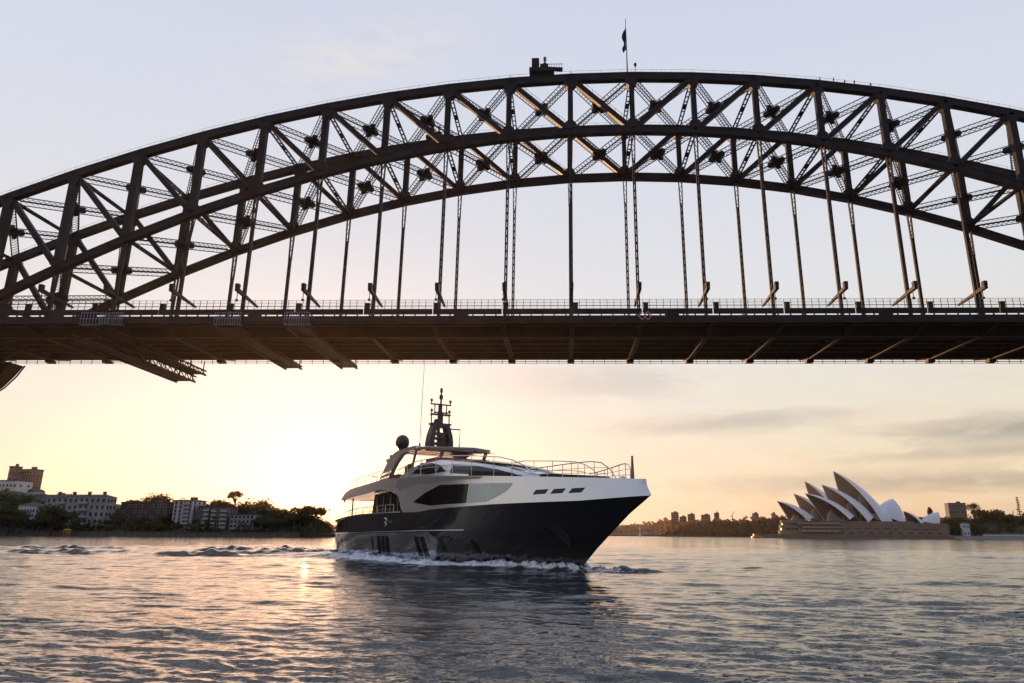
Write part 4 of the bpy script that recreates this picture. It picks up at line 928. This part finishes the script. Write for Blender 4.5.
# hull: lofted starboard and port sides, closed by transom
ZL = [-1.2, -.5, 0, .5, 1.0, 1.5, 2.0, 2.55, 3.1, 3.6]
def hull_rows(s):
    rows = []
    for q in range(len(ZL) + 1):
        row = []
        for i in range(61):
            t = i / 60; t = t if t < .5 else .5 + (t - .5) * 1.0
            if q < len(ZL): z = ZL[q]; x0, x1 = x_aft(z), x_stem(z); x = x0 + (x1 - x0) * t; zz = min(z, z_sheer(x) - .05 * (len(ZL) - q))
            else: x = x_aft(3.6) + (45.58 - x_aft(3.6)) * t; zz = z_sheer(x)
            row.append((x, s * (hb(x, min(zz, 4.58)) if q < len(ZL) else max(hb(x, zz), tb(x, zz)) ), zz))
        row[-1] = (row[-1][0], 0.0, row[-1][2]); rows.append(row)
    return rows
h = MB(); A_, B_ = hull_rows(-1), hull_rows(1); h.grid(A_); h.grid(B_, flip=True)
for q in range(len(A_) - 1): h.add([A_[q][0], B_[q][0], B_[q + 1][0], A_[q + 1][0]], [(0, 1, 2, 3)])
hull = yb(h, 'hull', M['hull'], smooth=True)
def side(poly, fn, off, name, m_, parent, sides=(-1, 1), cuts=4, thick=.05):
    """panel with (x,z) outline lying on the curved side fn, standing `off` proud of it"""
    for s in sides:
        bm = bmesh.new(); vs = [bm.verts.new((x, 0, z)) for x, z in poly]; bm.faces.new(vs)
        bmesh.ops.triangulate(bm, faces=bm.faces[:])
        bmesh.ops.subdivide_edges(bm, edges=bm.edges[:], cuts=cuts, use_grid_fill=True)
        bmesh.ops.triangulate(bm, faces=bm.faces[:])
        for v in bm.verts: v.co.y = s * (fn(v.co.x, v.co.z) + off)
        r_ = bmesh.ops.extrude_face_region(bm, geom=bm.faces[:])
        for v in [e for e in r_['geom'] if isinstance(e, bmesh.types.BMVert)]: v.co.y -= s * (thick + off)
        bmesh.ops.recalc_face_normals(bm, faces=bm.faces[:])
        me = bpy.data.meshes.new(name); bm.to_mesh(me); bm.free(); me.materials.append(m_)
        o = bpy.data.objects.new(name, me); COL.objects.link(o); o.parent = parent
ZR = lambda x: ip(x, [-1, 13, 25, 29], [2.27, 2.5, 2.6, 2.62])
# silver lower quarter, black aft bulwark band, rubbing strake
sil = [(x, ZR(x) - .1) for x in np.linspace(-1.4, 23.0, 12)] + [(24.6, 1.9), (22.6, 1.1), (23.6, .5), (23.2, .05)] + [(x, .05) for x in np.linspace(18, -1.42, 7)]
def hbl(x, z): return hb(max(x, -1.5), z)
side(sil, hbl, .012, 'silver_quarter', M['hull_silver'], hull, cuts=6)
band = [(x, z_sheer(x) - .02) for x in np.linspace(-.8, 20.6, 10)] + [(21.2, 3.85), (21.0, 3.5), (20.3, 3.25), (20.6, 2.95), (20.0, 2.72)] + [(x, ZR(x) + .12) for x in np.linspace(19, -1.35, 8)]
side(band, hbl, .014, 'black_band', M['black_band'], hull, cuts=6)
for s in (-1, 1):
    b = MB(); b.tube([(x, s * (hb(x, ZR(x)) + .03), ZR(x)) for x in np.linspace(-1.5, 28.8, 30)], .035, 6); yb(b, 'rubbing_strake', M['chrome'], hull)
    b = MB(); b.tube([(-.8, s * 3.95, 3.4)] + [(x, s * (hb(x, z_sheer(x)) - .02), z_sheer(x) + .05) for x in np.linspace(1, 17.5, 16)], .06, 6); yb(b, 'cap_rail', M['chrome'], hull)
    for zz, xa, xb in ((.42, 3, 25), (.2, 6, 27)):
        b = MB(); b.tube([(x, s * (hb(x, zz) + .03), zz - .012 * (x - 3)) for x in np.linspace(xa, xb, 22)], .035, 5); yb(b, 'spray_rail', M['chrome'], hull)
for x0, x1, n in ((12.0, 15.1, 3), (20.5, 22.6, 2)):
    for k in range(n):
        w = (x1 - x0) / n; a = x0 + w * k + .12; c = a + w - .28; sl_ = .25 if n == 2 else 0
        side([(a - sl_ * .2, 2.12), (c - sl_ * .2, 2.12), (c + sl_, .62), (a + sl_, .62)], hbl, .035, 'hull_window', M['yglass'], hull, cuts=3)
for x, z, tl in ((1.7, 1.5, 0), (10.8, 1.6, 0), (25.2, 1.53, .3), (29.5, 1.46, .35)):
    P_ = [(x + .30 * math.cos(a) * (1 if tl else .6) + tl * -.6 * math.sin(a), z + .55 * math.sin(a)) for a in np.linspace(0, 2 * math.pi, 13)[:-1]]
    side(P_, hbl, .03, 'porthole', M['yglass'], hull, cuts=1)
side([(37.5, 2.85), (38.3, 2.9), (38.75, 2.3), (38.35, 1.5), (37.95, 2.1)], hbl, .02, 'anchor_pocket', M['ymast'], hull, cuts=3)
for s in (-1, 1):                                                  # bow number mark and maker's mark
    b = MB(); cx_, cz_ = 14.1, 3.3
    yy = lambda x, z: s * (hbl(x, z) + .05)
    for dz in (.17, -.17): b.tube([(cx_ + .36 * math.sin(a), yy(cx_, cz_), cz_ + dz + .17 * math.cos(a)) for a in np.linspace(-.5, math.pi + .3 if dz > 0 else math.pi + .5, 9)], .05, 5)
    yb(b, 'emblem', M['chrome'], hull); b = MB(); b.box((15.0, yy(15, 3.3), 3.33), (.3, .04, .12)); b.box((15.5, yy(15.5, 3.3), 3.33), (.12, .04, .2)); yb(b, 'emblem', M['chrome'], hull)
# swim platform
b = MB(); b.prism([(-3.4, .48), (-3.45, .62), (-1.4, .72), (-1.4, .40)], -3.5, 3.5); yb(b, 'swim_platform', M['ygrey'])
b = MB()
for y in (-3.3, -2.9): b.tube([(-2.4, y, .65), (-2.4, y, 1.9)], .035, 6)
b.tube([(-2.4, -3.3, 1.9), (-2.4, -2.9, 1.9)], .035, 6); yb(b, 'boarding_rail', M['chrome'])
# topsides: one white shell from overhang tip to the stem
def ts_rows(s):
    xs = list(np.linspace(.45, 4, 8)) + list(np.linspace(4.6, 15, 14)) + list(np.linspace(15.2, 18.4, 12)) + list(np.linspace(19, 36, 18)) + list(np.linspace(36.8, 44.7, 16)) + [45.05]
    rows = []
    for x in xs:
        zl, zu = z_low(x), z_bul(x); r_ = []
        for j in range(7):
            z = zl + (zu - zl) * j / 6; r_.append((x, s * tb(x, z), z))
        rows.append(r_)
    r_ = []
    for j in range(7):
        z = 4.56 + (5.53 - 4.56) * j / 6; r_.append((45.62 - .62 * j / 6, 0.0, z))
    rows.append(r_); return rows
for s in (-1, 1): pass
t_ = MB(); A_, B_ = ts_rows(-1), ts_rows(1); t_.grid(A_); t_.grid(B_, flip=True)
for R_, s in ((A_, -1), (B_, 1)):                                # bulwark cap and inner face
    for i in range(len(R_) - 1):
        p, q = Vector(R_[i][-1]), Vector(R_[i + 1][-1]); ins = lambda v: Vector((v.x, s * max(0, abs(v.y) - .28), v.z + .01)); dn = lambda v: ins(v) - Vector((0, 0, .55))
        t_.add([p, q, ins(q), ins(p)], [(0, 1, 2, 3)]); t_.add([ins(p), ins(q), dn(q), dn(p)], [(0, 1, 2, 3)])
tops = yb(t_, 'topsides', M['ywhite'], smooth=True)
mod = tops.modifiers.new('es', 'EDGE_SPLIT'); mod.split_angle = R(35)
rows = [[(x, -tb(x, z_bul(x)) * .97, z_bul(x) - .5), (x, 0, z_bul(x) - .42), (x, tb(x, z_bul(x)) * .97, z_bul(x) - .5)] for x in np.linspace(2.2, 44.6, 60)]
yb(MB().grid(rows), 'upper_deck', M['teak'], smooth=True)
rows = [[(x, -tb(x, 5) * .995, z_low(x) + .01), (x, 0, z_low(x) + .06), (x, tb(x, 5) * .995, z_low(x) + .01)] for x in np.linspace(.5, 15.6, 24)]
b = MB().grid(rows); b.add([rows[0][0], rows[0][2], (1.9, 3.9, 6.3), (1.9, -3.9, 6.3)], [(0, 1, 2, 3)]); yb(b, 'overhang_soffit', M['cream'])
rows = [[(x, -hb(max(x, 0), 3) * .98, 3.2), (x, hb(max(x, 0), 3) * .98, 3.2)] for x in np.linspace(.4, 21, 12)]
yb(MB().grid(rows), 'main_deck', M['teak'])
# main deck saloon under the overhang
b = MB(); b.prism([(7.2, 3.2), (22, 3.2), (22, 6.4), (8.0, 5.92)], -3.05, 3.05); sal = yb(b, 'saloon', M['yglass'])
for x in (8.9, 10.6, 12.4, 14.2):
    for s in (-1, 1): MB().box((x, s * 3.08, 4.5), (.16, .1, 2.6)).build('mullion', M['tan'], sal)
for s in (-1, 1):
    MB().box((3.6, s * 3.7, 4.75), (.13, .13, 1.9)).build('stanchion', M['chrome'], yt)
    b = MB(); b.tube([(1.2, s * 3.85, 4.35), (6, s * 3.95, 4.68), (15.8, s * 4.02, 4.78)], .045, 6); b.tube([(3.0, s * 3.9, 4.2), (15.6, s * 4.0, 4.42)], .03, 6)
    for x in np.linspace(3.5, 15.5, 7): b.tube([(x, s * 3.97, 3.9), (x, s * 3.97, 4.7 + .008 * (x - 6))], .04, 5)
    yb(b, 'side_rail', M['chrome'])
# big side windows and the pale glazed panel
side([(19.95, 4.85), (22.2, 5.5), (24.9, 6.0), (29.6, 5.86), (29.55, 4.5), (26, 4.5), (23.6, 4.46), (21, 4.72)], tb, .012, 'side_window', M['yglass'], tops, cuts=5)
side([(29.7, 5.86), (32.25, 5.79), (32.2, 4.5), (29.66, 4.49)], tb, .012, 'pale_panel', M['ypale'], tops, cuts=4)
side([(32.33, 5.79), (35.1, 5.68), (34.8, 5.35), (34.3, 5.1), (33.4, 4.8), (32.28, 4.52)], tb, .012, 'pale_panel', M['ypale'], tops, cuts=4)
side([(15.6, 6.2), (16.2, 6.92), (20, 6.88), (25, 6.66), (31.6, 6.27), (31, 6.16), (27, 6.26), (23, 6.30), (19, 6.22), (16.6, 5.95)], tb, .02, 'painted_shade_band', M['ygrey'], tops, cuts=4)  # shaded upper band of the topsides, painted in as a grey panel
for a, c in ((37.2, 38.55), (38.75, 39.95), (40.2, 41.4)):
    side([(a, 4.84), (a + .26, 5.13), (c, 5.14), (c - .26, 4.86)], tb, .02, 'hawse_window', M['yglass'], tops, cuts=3)
# wheelhouse / sky lounge with wrap round windscreen
ST_ = [(13.6, 3.1, 6.5, 7.3), (15.5, 3.2, 6.5, 7.85), (18.5, 3.2, 6.5, 8.2), (22.5, 3.15, 6.4, 8.22), (24.5, 3.0, 6.3, 8.02), (28, 2.7, 6.1, 7.6), (31, 2.3, 5.9, 7.12), (34.5, 1.7, 5.7, 6.42), (36.5, 1.0, 5.6, 5.95)]
def wh(x, z):
    xs = [q[0] for q in ST_]; w = ip(x, xs, [q[1] for q in ST_]); zt_ = ip(x, xs, [q[3] for q in ST_]); u = max(0, min(1, (z - 6.2) / max(.3, zt_ - 6.2))); return w * (1 - .10 * u * u)
rows = []
for x, w, zl, zu in ST_:
    rows.append([(x, -w, zl), (x, -w * .985, zl + (zu - zl) * .5), (x, -w * .9, zu - .06), (x, -w * .6, zu + .06), (x, 0, zu + .14), (x, w * .6, zu + .06), (x, w * .9, zu - .06), (x, w * .985, zl + (zu - zl) * .5), (x, w, zl)])
b = MB().grid(rows); b.add(rows[0], [tuple(range(9))]); b.add(rows[-1], [tuple(range(9))]); whs = yb(b, 'wheelhouse', M['ywhite'], smooth=True)
whs.modifiers.new('es', 'EDGE_SPLIT').split_angle = R(40)
side([(17.3, 7.35), (18.6, 7.95), (20.9, 8.02), (22.6, 7.75), (23.9, 7.15), (20.6, 7.12)], wh, .10, 'side_window', M['yglass'], whs, cuts=4)
side([(24.6, 6.98), (24.9, 7.62), (28, 7.34), (31, 6.88), (33.8, 6.3), (33.4, 6.1), (30.8, 6.4), (28.2, 6.68)], wh, .10, 'side_window', M['yglass'], whs, cuts=4)
for y0, y1 in ((-2.2, -.8), (-.7, .7), (.8, 2.2)):
    g = []
    for x in np.linspace(25.6, 33.2, 8):
        zz = ip(x, [q[0] for q in ST_], [q[3] for q in ST_]); ww = ip(x, [q[0] for q in ST_], [q[1] for q in ST_]) / 2.8
        g.append([(x, (y0 + (y1 - y0) * j / 4) * ww * .95, zz + .17 - .10 * ((y0 + (y1 - y0) * j / 4) / 2.0) ** 2) for j in range(5)])
    yb(MB().grid(g), 'windscreen', M['yglass'], whs, smooth=True, norm=False)
for x, z in ((29.5, 6.78), (32.6, 6.5)):
    yb(MB().prism([(x - 1.35, z - .25), (x - 1.3, z + .16), (x + 1.3, z - .06), (x + 1.4, z - .4)], -3.1, -2.5), 'deck_locker', M['cushion'])
# foredeck sun pad and pole
b = MB(); b.prism([(34.9, 5.6), (35.0, 6.28), (35.5, 6.36), (39.9, 6.02), (40.4, 5.85), (40.4, 5.4)], -1.15, 1.15); yb(b, 'sun_pad', M['cushion'])
b = MB(); b.tube([(43.9, 0, 5.0), (43.92, 0, 6.9)], .15, 10, r2=.06); b.lathe([(.07, 0), (.08, .05), (.0, .1)], (43.92, 0, 6.88), 10); yb(b, 'jack_staff', M['tan'])
b = MB(); b.lathe([(.3, 0), (.3, .45), (.22, .62), (.0, .7)], (43.35, -.3, 5.1), 12); yb(b, 'windlass', M['ywhite'])
def rail(pts_top, name, dz_fn, s, mid=(.5,)):
    b = MB(); b.tube(pts_top, .04, 6)
    yb(b, name, M['chrome'])
for s in (-1, 1):
    tp = [(35.5, 6.5), (37.3, 6.57), (39.7, 6.68), (41.0, 6.73), (41.6, 6.72), (42.2, 6.62), (42.75, 6.22), (43.15, 5.65)]
    f = lambda x: s * max(.15, tb(x, z_bul(x)) - .3)
    b = MB(); b.tube([(x, f(x), z) for x, z in tp], .038, 6); b.tube([(35.5, f(35.5), 6.36), (39, f(39), 6.34), (41, f(41), 6.36), (42.6, f(42.6), 6.3)], .02, 5); b.tube([(35.6, f(35.6), 6.2), (41, f(41), 6.05), (42.6, f(42.6), 5.95)], .02, 5)
    for x, z in ((36.8, 6.55), (38.0, 6.6), (39.3, 6.66), (40.5, 6.7), (41.7, 6.72), (42.6, 6.3)): b.tube([(x, f(x), z_bul(x) - .1), (x, f(x), z)], .028, 5)
    yb(b, 'bow_rail', M['chrome'])
    tp = [(15.5, 7.75), (19, 8.2), (24.9, 8.25), (30.1, 7.85), (33.1, 7.56), (34.7, 7.23), (35.97, 6.77), (36.73, 6.2)]
    f = lambda x: s * max(.2, tb(x, z_bul(x)) - .22)
    b = MB(); b.tube([(x, f(x), z) for x, z in tp], .042, 6); b.tube([(x, f(x), (z + z_bul(x)) / 2) for x, z in tp[:-2]], .03, 5)
    for x in (17.5, 20.5, 23.5, 26.5, 29.5, 32.5, 34.6): b.tube([(x, f(x), z_bul(x) - .1), (x, f(x), ip(x, [q[0] for q in tp], [q[1] for q in tp]))], .03, 5)
    yb(b, 'deck_rail', M['chrome'])
    b = MB(); b.tube([(2.4, s * 3.75, 7.35), (6, s * 3.8, 7.62), (11.5, s * 3.8, 7.95)], .032, 5); b.tube([(2.4, s * 3.75, 7.0), (11.5, s * 3.8, 7.55)], .022, 5)
    for x in (2.4, 4.6, 6.9, 9.2, 11.4): b.tube([(x, s * 3.78, z_bul(x) - .1), (x, s * 3.78, 7.32 + .068 * (x - 2.2))], .028, 5)
    yb(b, 'aft_rail', M['chrome'])
# flybridge arch, hardtop with cream ceiling
for s in (-1, 1):
    y0, y1 = s * 3.25, s * 2.85
    out = [(9.2, 7.0), (10.6, 8.2), (11.8, 9.05), (13.0, 9.5), (15.5, 9.70), (18, 9.72)]; inn = [(18, 9.42), (15.9, 9.36), (14.6, 9.15), (13.4, 8.55), (12.5, 7.9), (11.7, 7.0)]
    yb(MB().prism(out + inn, y0, y1), 'hardtop_arch', M['ywhite'])
    yb(MB().beam((20.3, s * 2.0, 7.9), (21.1, s * 2.1, 9.25), .16, .32, (0, 1, 0)), 'hardtop_strut', M['ygrey']); yb(MB().beam((15.6, s * 2.5, 7.9), (16.3, s * 2.5, 9.45), .14, .26, (0, 1, 0)), 'hardtop_strut', M['ygrey'])
rows = []
for x in (12.6, 14, 15.5, 17.2, 19, 20.4, 21.5, 22.3, 22.8, 23.0):
    w = 2.95 if x < 19 else 2.95 * math.sqrt(max(.0008, 1 - ((x - 19) / 4.001) ** 2)); zt_ = ip(x, [12.6, 15.5, 18, 21, 23], [9.74, 9.76, 9.68, 9.42, 9.2])
    rows.append([(x, -w, zt_ - .10), (x, -w * .97, zt_ - .01), (x, -w * .5, zt_ + .06), (x, 0, zt_ + .09), (x, w * .5, zt_ + .06), (x, w * .97, zt_ - .01), (x, w, zt_ - .10)])
und = [[(x, y * .985, z - .20) for x, y, z in r_] for r_ in rows]
b = MB().grid(rows); htp = None
for j in (0, -1): b.grid([[r_[j] for r_ in rows], [r_[j] for r_ in und]])
b.add(rows[-1] + und[-1][::-1], [tuple(range(14))]); b.add(rows[0] + und[0][::-1], [tuple(range(14))]); htp = yb(b, 'hardtop', M['ygrey'], smooth=True); htp.modifiers.new('es', 'EDGE_SPLIT').split_angle = R(35)
flatu = [[(x, y, und[i][0][2] - .01) for (x, y, z) in und[i]] for i in range(len(und))]
yb(MB().grid(flatu[:7]), 'ceiling', M['cream'], htp); yb(MB().grid(flatu[6:]), 'ceiling', M['tan'], htp)
b = MB()
for i in range(1, 7): b.box((rows[i][3][0], 0, flatu[i][0][2] - .02), (.06, 5.5, .04))
yb(b, 'ceiling_batten', M['tan'], htp)
# flybridge furniture
for x, y, w in ((13.4, -1.6, 1.0), (15.6, -1.2, 1.4), (14.6, 1.2, 1.3)):
    b = MB(); b.box((x, y, 7.35), (w, 1.0, .5)); b.box((x - w * .42, y, 7.85), (.22, 1.0, .9)); b.box((x - w * .42, y, 8.4), (.16, .5, .3)); yb(b, 'helm_seat', M['tan'])
b = MB(); b.prism([(17.5, 8.15), (22.6, 8.0), (22.6, 8.35), (21.5, 8.5), (17.8, 8.66)], -2.1, 2.1); yb(b, 'dashboard', M['orange'])
b = MB(); b.box((8.2, 0, 7.35), (1.6, 4.4, .9)); b.box((10.8, -1.6, 7.3), (1.2, 1.2, .8)); yb(b, 'lounge_sofa', M['tan'])
b = MB(); b.box((3.0, -1.0, 7.0), (.6, 1.6, .5)); b.tube([(2.6, -1, 7.2), (2.6, -1, 8.0), (1.3, -1.4, 8.15)], .05, 6); b.tube([(3.2, -1, 7.2), (3.6, -1, 7.9), (4.6, -.6, 8.0)], .04, 6); yb(b, 'davit', M['ygrey'])
# radome, mast
b = MB(); b.lathe([(.30, 0), (.34, .2), (.60, .45), (.66, .8), (.58, 1.15), (.36, 1.42), (.0, 1.54)], (12.2, -2.2, 9.78), 18); yb(b, 'radome', M['ymast'], smooth=True)
b = MB(); b.box((10.6, -2.6, 9.0), (1.3, .5, .3)); b.lathe([(.2, 0), (.26, .2), (.2, .4)], (10.8, -2.6, 9.1), 10); yb(b, 'search_light', M['ymast'])
b = MB(); X0 = 15.7
for s in (-1, 1):                                                   # two curved legs of the mast tower
    P_ = [(9.6, 1.14, 1.2), (10.3, 1.16, 1.2), (11.0, 1.08, 1.1), (11.6, .92, .9), (12.0, .80, .8)]
    rows = [[(X0 - l / 2, s * (w - .42), z), (X0 - l / 2, s * w, z), (X0 + l / 2, s * w, z), (X0 + l / 2, s * (w - .42), z), (X0 - l / 2, s * (w - .42), z)] for z, w, l in P_]
    b.grid(rows)
for z in (9.9, 10.25, 10.75, 11.15, 11.85): b.box((X0, 0, z), (.8, 1.7, .2))
b.box((X0, 0, 10.5), (.4, .36, 1.6)); b.box((X0, .5, 10.4), (.5, .3, 1.2)); b.box((X0, -.15, 11.4), (.35, .2, .8)); b.box((X0, 0, 9.75), (1.7, 2.4, .28))
mast = yb(b, 'mast', M['ymast'])
b = MB(); b.box((X0, 0, 12.06), (.75, 2.0, .14)); b.box((X0 - .1, 1.35, 11.72), (.14, 1.5, .1)); b.box((X0, 0, 12.95), (.55, 1.9, .12)); b.box((X0, 0, 13.9), (.3, 2.0, .09))
for q in (-.9, .9): b.box((X0, q, 12.5), (.09, .09, .85))
for q in (-.6, .6): b.box((X0, q, 13.4), (.08, .08, .95))
b.box((X0, .0, 12.6), (.35, .42, 1.1)); b.box((X0, -.05, 13.4), (.26, .3, 1.0)); yb(b, 'crosstree', M['ymast'], mast)
b = MB(); b.lathe([(.36, 0), (.38, .1), (.32, .36), (.0, .42)], (X0 + .1, -.3, 12.12), 12); yb(b, 'radar_dome', M['ymast'], mast)
b = MB(); b.box((X0 + .2, 0, 13.12), (.14, 1.3, .12)); yb(b, 'radar_scanner', M['ymast'], mast)
for q, z in ((-.96, 13.93), (.96, 13.93), (-.9, 13.0), (.9, 12.98)):
    b = MB(); b.lathe([(.05, 0), (.05, .15), (.12, .2), (.12, .42), (.04, .46)], (X0, q, z), 8); yb(b, 'navigation_light', M['ymast'], mast)
b = MB(); b.tube([(X0, 0, 13.9), (X0, 0, 15.4)], .1, 8, r2=.05); b.lathe([(.08, 0), (.17, .08), (.17, .42), (.08, .5)], (X0, 0, 14.35), 10); b.lathe([(.06, 0), (.13, .08), (.12, .4), (.04, .48)], (X0, 0, 15.0), 10); yb(b, 'masthead', M['ymast'], mast)
for x, q, z0, z1 in ((X0, 2.05, 9.7, 11.8), (X0 + .2, -2.0, 9.7, 17.6)):
    b = MB(); b.tube([(x, q, z0), (x, q, (z0 + z1) / 2), (x - .12, q + .1, z1)], .05 if z1 < 15 else .035, 6, r2=.02); b.lathe([(.1, 0), (.1, .5), (.05, .6)], (x, q, z0 - .1), 8); yb(b, 'whip_antenna', M['ymast'], mast)
# white water thrown up along the hull
M['foam'] = mat('white_foam', (0.9, 0.91, 0.94), 0.9, bump=.5, bscale=9)
def foam_ridge(path, wfn, hfn, seed):
    g = np.random.default_rng(seed); b = MB(); rows = []
    for i, (p, d) in enumerate(path):
        w, h_ = wfn(i), hfn(i); r_ = []
        for j in range(9):
            t = j / 8; hh = h_ * math.sin(math.pi * t ** .7) * (0.6 + .65 * g.random()) - .06; r_.append(Vector(p) + Vector(d) * (w * (t - .12) + .11 * g.normal()) + Vector((.07 * g.normal(), 0, hh)))
        rows.append(r_)
    return b.grid(rows)
for s, nm in ((-1, 0), (1, 0)):
    xs = np.linspace(38.6, 1, 330); pth = [((x, s * (hb(x, .3) + .02), .12), (0, s, 0)) for x in xs]; n = len(xs)
    w = lambda i: .5 + 1.2 * (i / n) ** .6 + .3 * math.sin(i * .13) * math.sin(i * .05); h_ = lambda i: (.30 + .28 * math.exp(-((i - 40) / 35) ** 2) + .22 * math.exp(-((i - 255) / 50) ** 2)) * (1 + .3 * math.sin(i * .17) * math.sin(i * .07 + 1))
    o = foam_ridge(pth, w, h_, 4 + s).build('wake_foam', M['foam'], smooth=True, norm=False); o.location = YORG; o.rotation_euler = (0, 0, YA); tag(o, kind='stuff')

pth = [((.9 + 4.6 * t, 51.9 + 1.7 * t, .1), (.34, -.94, 0)) for t in np.linspace(0, 1, 70)]
tag(foam_ridge(pth, lambda i: .9 * (1 - i / 75) + .15, lambda i: (.42 - .36 * i / 70) * (1 + .3 * math.sin(i * .37)), 21).build('wake_foam', M['foam'], smooth=True, norm=False), kind='stuff')
# ------------------------------------------------------------------ haze
hz = MB().box((0, 0, 75 - 2), (14400, 14400, 156)); hm_ = bpy.data.materials.new('morning_haze'); hm_.use_nodes = True; nt = hm_.node_tree; nt.nodes.clear()
pv = nt.nodes.new('ShaderNodeVolumePrincipled'); pv.inputs['Color'].default_value = (0.86, 0.78, 0.70, 1); pv.inputs['Density'].default_value = 0.000024; pv.inputs['Anisotropy'].default_value = 0.72
ou = nt.nodes.new('ShaderNodeOutputMaterial'); nt.links.new(pv.outputs[0], ou.inputs['Volume'])
ho = hz.build('haze', hm_); tag(ho, kind='stuff'); ho.location.z = 2
